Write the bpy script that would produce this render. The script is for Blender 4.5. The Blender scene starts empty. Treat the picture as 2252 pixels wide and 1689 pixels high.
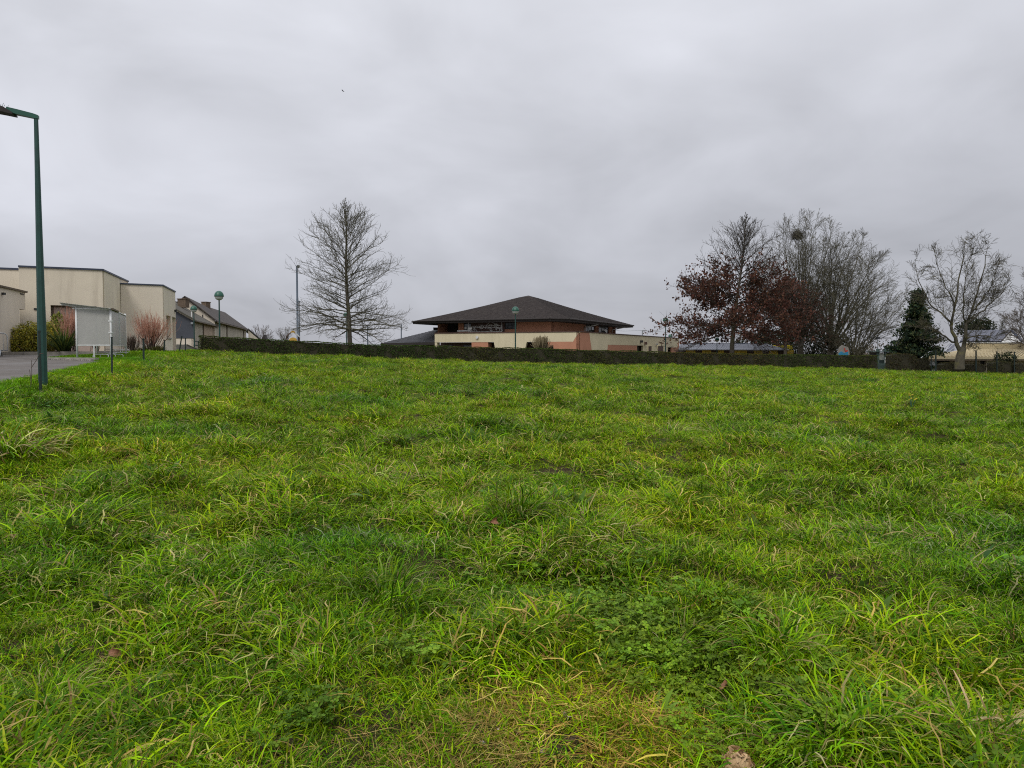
import bpy, math, random
import numpy as np
from mathutils import Vector, Matrix

rng = np.random.default_rng(7)
random.seed(7)
scene = bpy.context.scene
COL = scene.collection
R = math.radians

# ------------------------------------------------------------------ camera
EYE = 1.6
FPX, CXP, CYP = 1670.0, 1126.0, 844.5          # focal length and centre in photograph pixels
HOR = 772.0                                     # horizon row
PITCH = math.atan((CYP - HOR) / FPX)
cam = bpy.data.cameras.new("camera")
cam.sensor_width = 36.0
cam.lens = 36.0 * FPX / 2252.0
cam.clip_start = 0.05
cam.clip_end = 9000.0
cam_ob = bpy.data.objects.new("camera", cam)
COL.objects.link(cam_ob)
cam_ob.location = (0, 0, EYE)
cam_ob.rotation_euler = (math.pi / 2 - PITCH, 0, 0)
scene.camera = cam_ob

# ------------------------------------------------------------------ sky
SUN_EL, SUN_AZ = 52.0, 200.0                    # behind the camera, a little to the left
w = bpy.data.worlds.new("World")
scene.world = w
w.use_nodes = True
nt = w.node_tree
nt.nodes.clear()
N, L = nt.nodes.new, nt.links.new


def wmath(op, a, b=None, clamp=False):
    n = N("ShaderNodeMath"); n.operation = op; n.use_clamp = clamp
    for i, v in enumerate((a, b)):
        if v is None: continue
        if isinstance(v, (int, float)): n.inputs[i].default_value = v
        else: L(v, n.inputs[i])
    return n.outputs[0]


out = N("ShaderNodeOutputWorld"); bg = N("ShaderNodeBackground")
bg.inputs[1].default_value = 0.1
L(bg.outputs[0], out.inputs[0])
tc = N("ShaderNodeTexCoord")
sep = N("ShaderNodeSeparateXYZ"); L(tc.outputs["Generated"], sep.inputs[0])
zc = wmath("MAXIMUM", sep.outputs[2], 0.0)
den = wmath("ADD", zc, 0.42)
comb = N("ShaderNodeCombineXYZ")
L(wmath("DIVIDE", sep.outputs[0], den), comb.inputs[0])
L(wmath("DIVIDE", sep.outputs[1], den), comb.inputs[1])
L(wmath("MULTIPLY", zc, 1.5), comb.inputs[2])


def wnoise(scale, detail, rough, dist, seed):
    m = N("ShaderNodeMapping"); m.inputs["Location"].default_value = seed
    L(comb.outputs[0], m.inputs[0])
    n = N("ShaderNodeTexNoise"); n.inputs["Scale"].default_value = scale
    n.inputs["Detail"].default_value = detail; n.inputs["Roughness"].default_value = rough
    n.inputs["Distortion"].default_value = dist
    L(m.outputs[0], n.inputs["Vector"])
    return n.outputs[0]


n1 = wnoise(1.05, 5.0, 0.48, 0.3, (3.1, 1.7, 0.4))
n2 = wnoise(2.6, 5.0, 0.5, 0.5, (8.3, 4.2, 1.1))
cl = wmath("ADD", wmath("MULTIPLY", wmath("SUBTRACT", n1, 0.5), 0.98), wmath("MULTIPLY", wmath("SUBTRACT", n2, 0.5), 0.55))
# overcast sky: the zenith about three times as bright as the horizon
grad = wmath("ADD", wmath("MULTIPLY", wmath("POWER", zc, 2.0), 0.62), wmath("ADD", wmath("MULTIPLY", zc, 0.2), 0.515))
grad = wmath("ADD", grad, wmath("MULTIPLY", sep.outputs[0], -0.05))
lum = wmath("MULTIPLY", grad, wmath("ADD", cl, 1.0))
tint = N("ShaderNodeMix"); tint.data_type = "RGBA"
tint.inputs[6].default_value = (0.965, 0.985, 1.085, 1)
tint.inputs[7].default_value = (0.985, 1.005, 1.075, 1)
L(wmath("MULTIPLY", zc, 1.6, True), tint.inputs[0])
vm = N("ShaderNodeVectorMath"); vm.operation = "SCALE"
L(tint.outputs[2], vm.inputs[0]); L(wmath("MULTIPLY", lum, 10.0), vm.inputs["Scale"])
sky = N("ShaderNodeTexSky"); sky.sky_type = "NISHITA"; sky.sun_disc = False
sky.sun_elevation = R(SUN_EL); sky.sun_rotation = R(SUN_AZ)
mx = N("ShaderNodeMix"); mx.data_type = "RGBA"; mx.inputs[0].default_value = 0.97
L(sky.outputs[0], mx.inputs[6]); L(vm.outputs[0], mx.inputs[7])
L(mx.outputs[2], bg.inputs[0])

sun = bpy.data.lights.new("sun", "SUN")
sun.energy = 1.5; sun.angle = R(16); sun.color = (1.0, 0.965, 0.91)
sun_ob = bpy.data.objects.new("sun", sun); COL.objects.link(sun_ob)
_e, _a = R(SUN_EL), R(SUN_AZ)
_d = Vector((math.sin(_a) * math.cos(_e), math.cos(_a) * math.cos(_e), math.sin(_e)))
sun_ob.rotation_euler = _d.to_track_quat("Z", "Y").to_euler()
sun_ob.location = (0, 0, 60)

vs = scene.view_settings
vs.view_transform = "Standard"; vs.look = "None"; vs.exposure = 0.0; vs.gamma = 1.0; vs.use_curve_mapping = False
scene.cycles.use_denoising = False; scene.cycles.filter_width = 1.1
scene.cycles.max_bounces = 6; scene.cycles.diffuse_bounces = 3; scene.cycles.glossy_bounces = 3
scene.cycles.transmission_bounces = 4; scene.cycles.transparent_max_bounces = 8
scene.cycles.caustics_reflective = False; scene.cycles.caustics_refractive = False

# ------------------------------------------------------------------ helpers


def W(px, py, d):
    """World point of a photograph pixel at forward distance d."""
    u, v = (px - CXP) / FPX, -(py - CYP) / FPX
    y = v * math.sin(PITCH) + math.cos(PITCH)
    z = v * math.cos(PITCH) - math.sin(PITCH)
    s = d / y
    return Vector((u * s, d, EYE + z * s))


def tag(o, label=None, cat=None, group=None, kind=None):
    if label: o["label"] = label
    if cat: o["category"] = cat
    if group: o["group"] = group
    if kind: o["kind"] = kind
    return o


def thing(name, label, cat, loc=(0, 0, 0), rz=0.0, group=None):
    o = bpy.data.objects.new(name, None)
    o.empty_display_size = 0.3
    COL.objects.link(o); o.location = loc; o.rotation_euler = (0, 0, rz)
    return tag(o, label, cat, group)


def copy_tree(o, parent=None):
    c = o.copy(); COL.objects.link(c)
    if parent is not None: c.parent = parent
    for ch in list(o.children): copy_tree(ch, c)
    return c


def mesh_np(name, verts, quads=None, tris=None, cols=None, smooth=True):
    verts = np.asarray(verts, dtype=np.float32).reshape(-1, 3)
    m = bpy.data.meshes.new(name)
    nq = 0 if quads is None else len(quads); ntr = 0 if tris is None else len(tris)
    loops = []
    if nq: loops.append(np.asarray(quads, dtype=np.int32).reshape(-1))
    if ntr: loops.append(np.asarray(tris, dtype=np.int32).reshape(-1))
    loops = np.concatenate(loops)
    m.vertices.add(len(verts)); m.vertices.foreach_set("co", verts.reshape(-1))
    m.loops.add(len(loops)); m.loops.foreach_set("vertex_index", loops)
    m.polygons.add(nq + ntr)
    starts = np.concatenate([np.arange(nq) * 4, nq * 4 + np.arange(ntr) * 3]).astype(np.int32)
    m.polygons.foreach_set("loop_start", starts)
    m.update(calc_edges=True)
    m.validate()
    if cols is not None:
        a = m.attributes.new("col", "FLOAT_COLOR", "POINT")
        c4 = np.ones((len(verts), 4), dtype=np.float32); c4[:, :3] = cols
        a.data.foreach_set("color", c4.reshape(-1))
    if smooth: m.shade_smooth()
    return m


def link_mesh(name, mesh, mat, parent=None, loc=None):
    o = bpy.data.objects.new(name, mesh); COL.objects.link(o)
    if mat is not None and not mesh.materials: mesh.materials.append(mat)
    if parent is not None: o.parent = parent
    if loc is not None: o.location = loc
    return o


class MB:
    """Collects simple solids and links them as one mesh object."""
    def __init__(s): s.v, s.f = [], []

    def add(s, vs, fs):
        b = len(s.v); s.v += [tuple(p) for p in vs]; s.f += [tuple(i + b for i in f) for f in fs]; return s

    def box(s, c, size, rz=0.0, rx=0.0, ry=0.0):
        m = Matrix.Rotation(rz, 3, "Z") @ Matrix.Rotation(ry, 3, "Y") @ Matrix.Rotation(rx, 3, "X")
        hx, hy, hz = (q / 2 for q in size); c = Vector(c)
        vs = [c + m @ Vector((x * hx, y * hy, z * hz)) for x in (-1, 1) for y in (-1, 1) for z in (-1, 1)]
        return s.add(vs, [(0, 1, 3, 2), (4, 6, 7, 5), (0, 4, 5, 1), (2, 3, 7, 6), (0, 2, 6, 4), (1, 5, 7, 3)])

    def prism(s, poly, off):
        """poly: list of 3D points, extruded by the vector off."""
        n = len(poly); off = Vector(off)
        vs = [Vector(p) for p in poly] + [Vector(p) + off for p in poly]
        fs = [tuple(range(n)), tuple(range(2 * n - 1, n - 1, -1))]
        fs += [(i, i + n, (i + 1) % n + n, (i + 1) % n) for i in range(n)]
        return s.add(vs, fs)

    def tube(s, pts, r, k=8, cap=True):
        pts = [Vector(p) for p in pts]; n = len(pts)
        rs = r if isinstance(r, (list, tuple)) else [r] * n
        vs = []
        for i, p in enumerate(pts):
            t = (pts[min(i + 1, n - 1)] - pts[max(i - 1, 0)]).normalized()
            a = Vector((0, 0, 1)) if abs(t.z) < 0.9 else Vector((1, 0, 0))
            u = t.cross(a).normalized(); v = t.cross(u)
            vs += [p + (u * math.cos(2 * math.pi * j / k) + v * math.sin(2 * math.pi * j / k)) * rs[i] for j in range(k)]
        fs = [(i * k + j, i * k + (j + 1) % k, (i + 1) * k + (j + 1) % k, (i + 1) * k + j) for i in range(n - 1) for j in range(k)]
        if cap: fs += [tuple(range(k - 1, -1, -1)), tuple((n - 1) * k + j for j in range(k))]
        return s.add(vs, fs)

    def lathe(s, prof, c=(0, 0, 0), k=20):
        c = Vector(c); vs = []
        for (r, z) in prof:
            vs += [c + Vector((r * math.cos(2 * math.pi * j / k), r * math.sin(2 * math.pi * j / k), z)) for j in range(k)]
        fs = [(i * k + j, i * k + (j + 1) % k, (i + 1) * k + (j + 1) % k, (i + 1) * k + j) for i in range(len(prof) - 1) for j in range(k)]
        return s.add(vs, fs)

    def build(s, name, mat, parent=None, loc=None, smooth=False, bevel=0.0):
        """World-space vertices; loc is the parent's place, taken off so that the part sits under it."""
        lv = Vector(loc) if loc is not None else Vector((0, 0, 0))
        m = bpy.data.meshes.new(name)
        m.from_pydata([tuple(Vector(p) - lv) for p in s.v], [], s.f)
        m.validate(); m.update()
        import bmesh
        bm = bmesh.new(); bm.from_mesh(m)
        bmesh.ops.recalc_face_normals(bm, faces=bm.faces)
        if bevel > 0:
            bmesh.ops.bevel(bm, geom=bm.edges[:], offset=bevel, segments=2, affect="EDGES", clamp_overlap=True)
        bm.to_mesh(m); bm.free()
        if smooth: m.shade_smooth()
        return link_mesh(name, m, mat, parent)


class Wall:
    """A vertical wall plane from plan point a towards plan point b, outward side facing the camera."""
    def __init__(s, a, b):
        s.a = Vector((a[0], a[1])); d = Vector((b[0], b[1])) - s.a
        s.len = d.length; s.d = d.normalized()
        n = Vector((s.d.y, -s.d.x))
        if n.dot(-s.a) < 0: n = -n
        s.n = n

    def pt(s, u, z, off=0.0):
        q = s.a + s.d * u + s.n * off
        return Vector((q.x, q.y, z))

    def uv(s, px, py):
        r = W(px, py, 1.0); o = Vector((0, 0, EYE)); d = r - o
        # a + u*dir = t*d in plan
        mat = Matrix(((d.x, -s.d.x), (d.y, -s.d.y)))
        t, u = mat.inverted() @ s.a
        return u, EYE + t * d.z

    def at(s, px, py, off=0.0):
        u, z = s.uv(px, py)
        return s.pt(u, z, off)

    def poly(s, mb, pix, off0, off1):
        pts = [s.at(px, py, off0) for px, py in pix]
        return mb.prism(pts, Vector((s.n.x, s.n.y, 0)) * (off1 - off0))

    def polyuv(s, mb, uvs, off0, off1):
        return mb.prism([s.pt(u, z, off0) for u, z in uvs], Vector((s.n.x, s.n.y, 0)) * (off1 - off0))

    def slab(s, mb, u0, u1, z0, z1, off0, off1):
        return s.polyuv(mb, [(u0, z0), (u1, z0), (u1, z1), (u0, z1)], off0, off1)

    def rect(s, mb, x0, x1, y0, y1, off0, off1, square=True):
        """pixel rectangle; sides kept vertical and edges horizontal on the wall."""
        u0, z0 = s.uv(x0, y1); u1, _ = s.uv(x1, y1); um, z1 = s.uv((x0 + x1) / 2, y0); _, z0 = s.uv((x0 + x1) / 2, y1)
        return s.slab(mb, u0, u1, z0, z1, off0, off1)


# ------------------------------------------------------------------ materials
MATS = {}


def material(name, col, rough=0.8, var=0.15, scale=2.0, bump=0.0, bscale=40.0, metal=0.0, spec=0.5, stain=None, col2=None, c2pos=(0.45, 0.65), c2scale=1.0, attr=False):
    """Principled with noise colour variation; stain=(colour, amount) adds vertical run-off streaks; col2 mixes in larger patches."""
    if name in MATS: return MATS[name]
    m = bpy.data.materials.new(name); m.use_nodes = True
    t = m.node_tree; b = t.nodes["Principled BSDF"]
    Nn, Ll = t.nodes.new, t.links.new
    b.inputs["Roughness"].default_value = rough; b.inputs["Metallic"].default_value = metal
    b.inputs["Specular IOR Level"].default_value = spec
    tcn = Nn("ShaderNodeTexCoord"); coord = tcn.outputs["Object"]

    def noise(sc, det=5.0, mapscale=None, rg=0.6):
        n = Nn("ShaderNodeTexNoise"); n.inputs["Scale"].default_value = sc; n.inputs["Detail"].default_value = det
        n.inputs["Roughness"].default_value = rg
        if mapscale:
            mp = Nn("ShaderNodeMapping"); mp.inputs["Scale"].default_value = mapscale; Ll(coord, mp.inputs[0]); Ll(mp.outputs[0], n.inputs["Vector"])
        else: Ll(coord, n.inputs["Vector"])
        return n.outputs[0]

    def mix(fac, a, bb, blend="MIX"):
        n = Nn("ShaderNodeMix"); n.data_type = "RGBA"; n.blend_type = blend
        for idx, v in ((0, fac), (6, a), (7, bb)):
            if isinstance(v, (int, float)): n.inputs[idx].default_value = v
            elif isinstance(v, tuple): n.inputs[idx].default_value = (*v[:3], 1)
            else: Ll(v, n.inputs[idx])
        return n.outputs[2]

    def ramp(fac, p0, p1):
        n = Nn("ShaderNodeMapRange"); n.inputs[1].default_value = p0; n.inputs[2].default_value = p1; Ll(fac, n.inputs[0])
        return n.outputs[0]

    lo = tuple(c * (1 - var) for c in col); hi = tuple(min(1, c * (1 + var)) for c in col)
    c = mix(ramp(noise(scale), 0.3, 0.7), lo, hi)
    if col2 is not None:
        c = mix(ramp(noise(c2scale, 6.0), *c2pos), c, col2)
    if stain:
        sn = ramp(noise(1.0, 6.0, (2.2, 2.2, 0.16), 0.65), 0.52, 0.78)
        mm = Nn("ShaderNodeMath"); mm.operation = "MULTIPLY"; mm.inputs[1].default_value = stain[1]; Ll(sn, mm.inputs[0])
        c = mix(mm.outputs[0], c, stain[0])
    if attr:
        an = Nn("ShaderNodeAttribute"); an.attribute_name = "col"
        c = mix(1.0, c, an.outputs["Color"], "MULTIPLY")
    Ll(c, b.inputs["Base Color"])
    if bump > 0:
        bn = Nn("ShaderNodeBump"); bn.inputs["Strength"].default_value = bump; bn.inputs["Distance"].default_value = 0.02
        Ll(noise(bscale, 3.0), bn.inputs["Height"]); Ll(bn.outputs[0], b.inputs["Normal"])
    MATS[name] = m
    return m


def leaf_material(name, trans=0.35, rough=0.45, spec=0.4, tint=True, base=(1, 1, 1)):
    """Foliage: the per-blade colour attribute times the colour its patch of growth has; lets light through."""
    m = bpy.data.materials.new(name); m.use_nodes = True
    t = m.node_tree; b = t.nodes["Principled BSDF"]; o = t.nodes["Material Output"]
    Nn, Ll = t.nodes.new, t.links.new
    a = Nn("ShaderNodeAttribute"); a.attribute_name = "col"
    c = a.outputs["Color"]
    mul = Nn("ShaderNodeMix"); mul.data_type = "RGBA"; mul.blend_type = "MULTIPLY"; mul.inputs[0].default_value = 1.0
    Ll(c, mul.inputs[6])
    if tint:
        a2 = Nn("ShaderNodeAttribute"); a2.attribute_type = "INSTANCER"; a2.attribute_name = "tint"
        Ll(a2.outputs["Color"], mul.inputs[7])
    else: mul.inputs[7].default_value = (*base, 1)
    Ll(mul.outputs[2], b.inputs["Base Color"])
    b.inputs["Roughness"].default_value = rough; b.inputs["Specular IOR Level"].default_value = spec
    tr = Nn("ShaderNodeBsdfTranslucent"); Ll(mul.outputs[2], tr.inputs[0])
    ms = Nn("ShaderNodeMixShader"); ms.inputs[0].default_value = trans
    Ll(b.outputs[0], ms.inputs[1]); Ll(tr.outputs[0], ms.inputs[2]); Ll(ms.outputs[0], o.inputs[0])
    return m


def glass_material(name, col=(0.02, 0.025, 0.03), rough=0.05):
    m = material(name, col, rough=rough, var=0.2, scale=0.6, spec=0.6)
    return m


M = {}
M["stucco"] = material("beige_stucco", (0.70, 0.62, 0.49), 0.9, 0.06, 0.7, 0.06, 30, stain=((0.30, 0.25, 0.19), 0.45))
M["stucco_pale"] = material("pale_stucco", (0.70, 0.62, 0.51), 0.9, 0.06, 0.7, 0.06, 30, stain=((0.34, 0.28, 0.22), 0.35))
M["stucco_pink"] = material("pinkish_render", (0.52, 0.42, 0.36), 0.85, 0.06, 0.8, 0.1, 60)
M["navy_trim"] = material("dark_blue_coping", (0.035, 0.045, 0.075), 0.5, 0.1, 3)
M["brown_trim"] = material("weathered_brown_edge", (0.12, 0.09, 0.06), 0.8, 0.25, 6)
M["door_dark"] = material("dark_door_paint", (0.022, 0.02, 0.022), 0.45, 0.15, 3)
M["green_paint"] = material("dark_green_paint", (0.012, 0.055, 0.045), 0.45, 0.2, 5, 0.05, 90)
M["green_paint_light"] = material("lamp_green_paint", (0.012, 0.085, 0.055), 0.4, 0.15, 5)
M["post_green"] = material("blackish_green_post", (0.010, 0.022, 0.020), 0.55, 0.25, 8)
M["white_metal"] = material("white_coated_metal", (0.62, 0.63, 0.62), 0.45, 0.08, 5, stain=((0.3, 0.3, 0.28), 0.3))
M["galv"] = material("galvanised_steel", (0.36, 0.38, 0.40), 0.45, 0.15, 9, metal=0.5)
M["grey_mast"] = material("grey_blue_mast", (0.11, 0.14, 0.18), 0.5, 0.12, 4)
M["asphalt"] = material("worn_asphalt", (0.125, 0.112, 0.102), 0.9, 0.2, 0.5, 0.5, 120, spec=0.2, col2=(0.18, 0.172, 0.168), c2pos=(0.5, 0.72), c2scale=0.35)
M["kerb"] = material("kerb_concrete", (0.27, 0.25, 0.22), 0.9, 0.2, 2.5, 0.3, 60)
M["concrete"] = material("grey_concrete", (0.24, 0.225, 0.2), 0.9, 0.2, 1.2, 0.3, 50, stain=((0.1, 0.09, 0.08), 0.5))
M["mulch"] = material("brown_mulch", (0.07, 0.042, 0.03), 0.95, 0.4, 6, 0.9, 30)
M["soil"] = material("field_soil", (0.075, 0.056, 0.034), 1.0, 0.5, 40.0, 1.0, 60, spec=0.05, col2=(0.055, 0.075, 0.010), c2pos=(0.42, 0.6), c2scale=3.0)
M["bark"] = material("grey_brown_bark", (0.085, 0.072, 0.055), 0.9, 0.3, 3.0, 0.6, 25, col2=(0.085, 0.085, 0.03), c2pos=(0.5, 0.7), c2scale=0.7)
M["twig"] = material("brown_twig_bark", (0.115, 0.095, 0.078), 0.9, 0.25, 2.0)
M["twig_dark"] = material("dark_twig_bark", (0.055, 0.047, 0.036), 0.9, 0.25, 2.0)
M["twig_mossy"] = material("mossy_twig_bark", (0.088, 0.080, 0.048), 0.9, 0.3, 1.2)
M["bark_lichen"] = material("lichened_bark", (0.075, 0.065, 0.045), 0.9, 0.3, 3.0, 0.6, 25, col2=(0.14, 0.125, 0.035), c2pos=(0.52, 0.72), c2scale=1.5)
M["red_twig"] = material("coral_red_twigs", (0.46, 0.23, 0.16), 0.7, 0.25, 3.0)
M["brown_stem"] = material("dark_brown_stems", (0.07, 0.045, 0.033), 0.9, 0.3, 3.0)
M["shingle"] = material("mottled_roof_shingle", (0.040, 0.033, 0.031), 0.95, 0.4, 4.0, 0.5, 6, spec=0.15, col2=(0.075, 0.063, 0.054), c2pos=(0.52, 0.75), c2scale=2.2)
M["slate"] = material("dark_slate", (0.026, 0.026, 0.031), 0.6, 0.35, 3.0, 0.5, 5, col2=(0.16, 0.165, 0.18), c2pos=(0.6, 0.8), c2scale=0.8)
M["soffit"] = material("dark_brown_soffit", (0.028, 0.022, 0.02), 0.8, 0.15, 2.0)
M["cream"] = material("cream_stucco", (0.66, 0.58, 0.40), 0.9, 0.06, 0.6, 0.05, 30, stain=((0.32, 0.29, 0.17), 0.35))
M["terracotta"] = material("terracotta_stucco", (0.47, 0.22, 0.135), 0.9, 0.08, 0.8, 0.05, 30)
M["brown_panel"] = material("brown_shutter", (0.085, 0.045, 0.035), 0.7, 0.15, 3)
M["glass_dark"] = glass_material("dark_window_glass")
M["glass_blue"] = glass_material("bluish_window_glass", (0.05, 0.065, 0.08), 0.04)
M["win_frame"] = material("black_window_frame", (0.02, 0.022, 0.024), 0.5, 0.1)
M["white_paint"] = material("white_paint", (0.72, 0.72, 0.7), 0.5, 0.05)
M["old_wall"] = material("aged_lime_wall", (0.46, 0.415, 0.33), 0.95, 0.18, 0.8, 0.5, 20, stain=((0.14, 0.12, 0.1), 0.6))
M["old_wall_tan"] = material("tan_lime_wall", (0.46, 0.36, 0.27), 0.95, 0.15, 0.8, 0.4, 20, stain=((0.2, 0.15, 0.1), 0.4))
M["cladding"] = material("blue_grey_cladding", (0.062, 0.068, 0.085), 0.6, 0.1, 2)
M["roof_moss"] = material("mossy_slate_roof", (0.07, 0.062, 0.05), 0.9, 0.25, 2.0, 0.4, 6, col2=(0.10, 0.1, 0.06), c2pos=(0.5, 0.7), c2scale=0.6)
M["roof_brown"] = material("brown_tile_roof", (0.05, 0.040, 0.036), 0.9, 0.25, 1.5, 0.4, 6, col2=(0.11, 0.095, 0.06), c2pos=(0.55, 0.75), c2scale=0.5)
M["brick"] = material("chimney_brick", (0.14, 0.10, 0.07), 0.9, 0.3, 6)
M["yellow"] = material("yellow_render", (0.66, 0.47, 0.06), 0.85, 0.06, 1)
M["yellow_bright"] = material("bright_yellow_cladding", (0.8, 0.66, 0.03), 0.7, 0.05, 1)
M["metal_roof"] = material("grey_metal_roof", (0.105, 0.112, 0.135), 0.6, 0.08, 1.5)
M["beige_metal"] = material("beige_profiled_metal", (0.5, 0.42, 0.26), 0.6, 0.06, 1.5)
M["solar"] = material("solar_panel_glass", (0.085, 0.09, 0.12), 0.5, 0.12, 2.5, spec=0.25)
M["beige_wall"] = material("plain_beige_wall", (0.5, 0.42, 0.32), 0.9, 0.1, 1)  # one even beige base colour for the clubhouse walls
M["play_yellow"] = material("play_house_yellow", (0.55, 0.33, 0.05), 0.6, 0.08, 2)
M["play_brown"] = material("play_house_brown", (0.10, 0.06, 0.045), 0.7, 0.1, 2)
M["sign_blue"] = material("sign_blue", (0.03, 0.2, 0.34), 0.5, 0.1, 2)
M["sign_red"] = material("sign_red", (0.42, 0.05, 0.03), 0.5, 0.1, 2)
M["lamp_globe"] = material("milky_lamp_bowl", (0.55, 0.58, 0.58), 0.25, 0.05, 2)
M["green_metal"] = material("faded_green_metal", (0.06, 0.095, 0.085), 0.6, 0.2, 3)
M["straw"] = material("dry_leaf_tan", (0.52, 0.35, 0.19), 0.8, 0.25, 40)
M["leaf_brown"] = material("dead_leaf_brown", (0.22, 0.095, 0.045), 0.7, 0.3, 40)
M["leaf_pale"] = material("dead_leaf_pale", (0.42, 0.33, 0.24), 0.8, 0.2, 40)
M["bird"] = material("dark_feathers", (0.03, 0.03, 0.035), 0.8, 0.2, 9)
M["bloom"] = material("yellow_bloom", (0.6, 0.45, 0.02), 0.7, 0.1, 9)
M["hedge_core"] = material("dark_hedge_core", (0.03, 0.026, 0.014), 0.95, 0.3, 3)
GRASS = leaf_material("grass_blade", 0.17, 0.42, 0.035)
CLOVER = leaf_material("clover_leaf", 0.18, 0.5, 0.1)
LEAF = leaf_material("shrub_leaf", 0.28, 0.5, 0.18, tint=False)
LEAF_MATTE = leaf_material("dry_tree_leaf", 0.22, 0.8, 0.15, tint=False)


def polycarb():
    m = bpy.data.materials.new("cloudy_polycarbonate"); m.use_nodes = True
    t = m.node_tree; b = t.nodes["Principled BSDF"]; o = t.nodes["Material Output"]
    b.inputs["Roughness"].default_value = 0.3; b.inputs["Specular IOR Level"].default_value = 0.3
    n = t.nodes.new("ShaderNodeTexNoise"); n.inputs["Scale"].default_value = 1.2; n.inputs["Detail"].default_value = 5
    mp = t.nodes.new("ShaderNodeMapping"); mp.inputs["Scale"].default_value = (2, 2, 0.5)
    tcn = t.nodes.new("ShaderNodeTexCoord"); t.links.new(tcn.outputs["Object"], mp.inputs[0]); t.links.new(mp.outputs[0], n.inputs["Vector"])
    mi = t.nodes.new("ShaderNodeMix"); mi.data_type = "RGBA"
    mi.inputs[6].default_value = (0.38, 0.375, 0.35, 1); mi.inputs[7].default_value = (0.56, 0.56, 0.53, 1)
    t.links.new(n.outputs[0], mi.inputs[0]); t.links.new(mi.outputs[2], b.inputs["Base Color"])
    tr = t.nodes.new("ShaderNodeBsdfTransparent"); tr.inputs[0].default_value = (0.75, 0.76, 0.76, 1)
    ms = t.nodes.new("ShaderNodeMixShader"); ms.inputs[0].default_value = 0.26
    t.links.new(b.outputs[0], ms.inputs[1]); t.links.new(tr.outputs[0], ms.inputs[2]); t.links.new(ms.outputs[0], o.inputs[0])
    return m


M["polycarb"] = polycarb()


def clear_glass():
    m = bpy.data.materials.new("clear_pane"); m.use_nodes = True
    t = m.node_tree; b = t.nodes["Principled BSDF"]; o = t.nodes["Material Output"]
    b.inputs["Base Color"].default_value = (0.35, 0.38, 0.37, 1); b.inputs["Roughness"].default_value = 0.05
    tr = t.nodes.new("ShaderNodeBsdfTransparent"); ms = t.nodes.new("ShaderNodeMixShader"); ms.inputs[0].default_value = 0.6
    t.links.new(b.outputs[0], ms.inputs[1]); t.links.new(tr.outputs[0], ms.inputs[2]); t.links.new(ms.outputs[0], o.inputs[0])
    return m


M["pane"] = clear_glass()

# ------------------------------------------------------------------ terrain


def sstep(a, b, x):
    t = np.clip((x - a) / (b - a), 0, 1)
    return t * t * (3 - 2 * t)


_wr = np.random.default_rng(11)
WAVES = []
for lam, amp, cnt in ((7.0, 0.035, 6), (2.4, 0.026, 8), (0.9, 0.016, 10)):
    for _ in range(cnt):
        th = _wr.uniform(0, 2 * math.pi); k = 2 * math.pi / (lam * _wr.uniform(0.75, 1.35))
        WAVES.append((k * math.cos(th), k * math.sin(th), _wr.uniform(0, 6.28), amp * _wr.uniform(0.6, 1.2)))


def xpost(y): return -10.6 - 0.335 * (y - 17)


def xasph(y): return xpost(y) - np.maximum(0.5, 0.6 + 0.04 * (y - 17))


def P2(y): return np.where(y < 42, 0.55 + 0.0215 * y, 1.453)


def G(x, y, rough=True):
    """Ground height."""
    x = np.asarray(x, float); y = np.asarray(y, float)
    xx = np.clip(x, -45, 60); yy = np.clip(y, -15, 78)
    f = -0.0314 * xx + 0.0112 * yy
    if rough:
        b = np.zeros(np.broadcast(x, y).shape)
        for kx, ky, ph, am in WAVES: b = b + am * np.sin(kx * x + ky * y + ph)
        fade = 1 - sstep(60, 80, y)
    wl = sstep(-1.0, 0.5, xpost(y) - x) * (1 - sstep(52, 60, y))
    if rough: f = f + b * fade * (1 - wl)
    f = f - 0.26 * np.exp(-((x - 1) / 14.0) ** 2) * sstep(30, 66, y)
    g = f * (1 - wl) + P2(y) * wl
    r = np.sqrt(x * x + y * y)
    return g - 14.0 * sstep(140, 420, r)


def ground_z(x, y): return float(G(x, y))


def gridco(lo, hi, step, far, n):
    a = np.arange(lo, hi + 1e-6, step)
    q = np.geomspace(step, far, n)
    return np.concatenate([lo - q[::-1], a, hi + q])


gx = gridco(-34, 46, 0.25, 5000, 40); gy = gridco(-2, 82, 0.25, 5000, 40)
GX, GY = np.meshgrid(gx, gy, indexing="xy")
GZ = G(GX, GY)
nx, ny = len(gx), len(gy)
idx = np.arange(nx * ny).reshape(ny, nx)
quads = np.stack([idx[:-1, :-1], idx[:-1, 1:], idx[1:, 1:], idx[1:, :-1]], -1).reshape(-1, 4)
ground = link_mesh("ground", mesh_np("ground", np.stack([GX, GY, GZ], -1), quads), M["soil"])
tag(ground, kind="structure")

# asphalt forecourt beside the left building
ys = np.arange(4, 29.6, 1.0)
poly = [(float(xasph(y)), float(y)) for y in ys]
poly += [(-16.35, 29.9), (-19.7, 31.9), (-21.4, 37.8), (-24.0, 38.6), (-60, 40.5), (-60, 4)]
mb = MB()
mb.add([(x, y, float(P2(np.array(y))) + 0.02) for x, y in poly], [tuple(range(len(poly)))])
tag(mb.build("asphalt_yard", M["asphalt"]), kind="structure")
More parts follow.
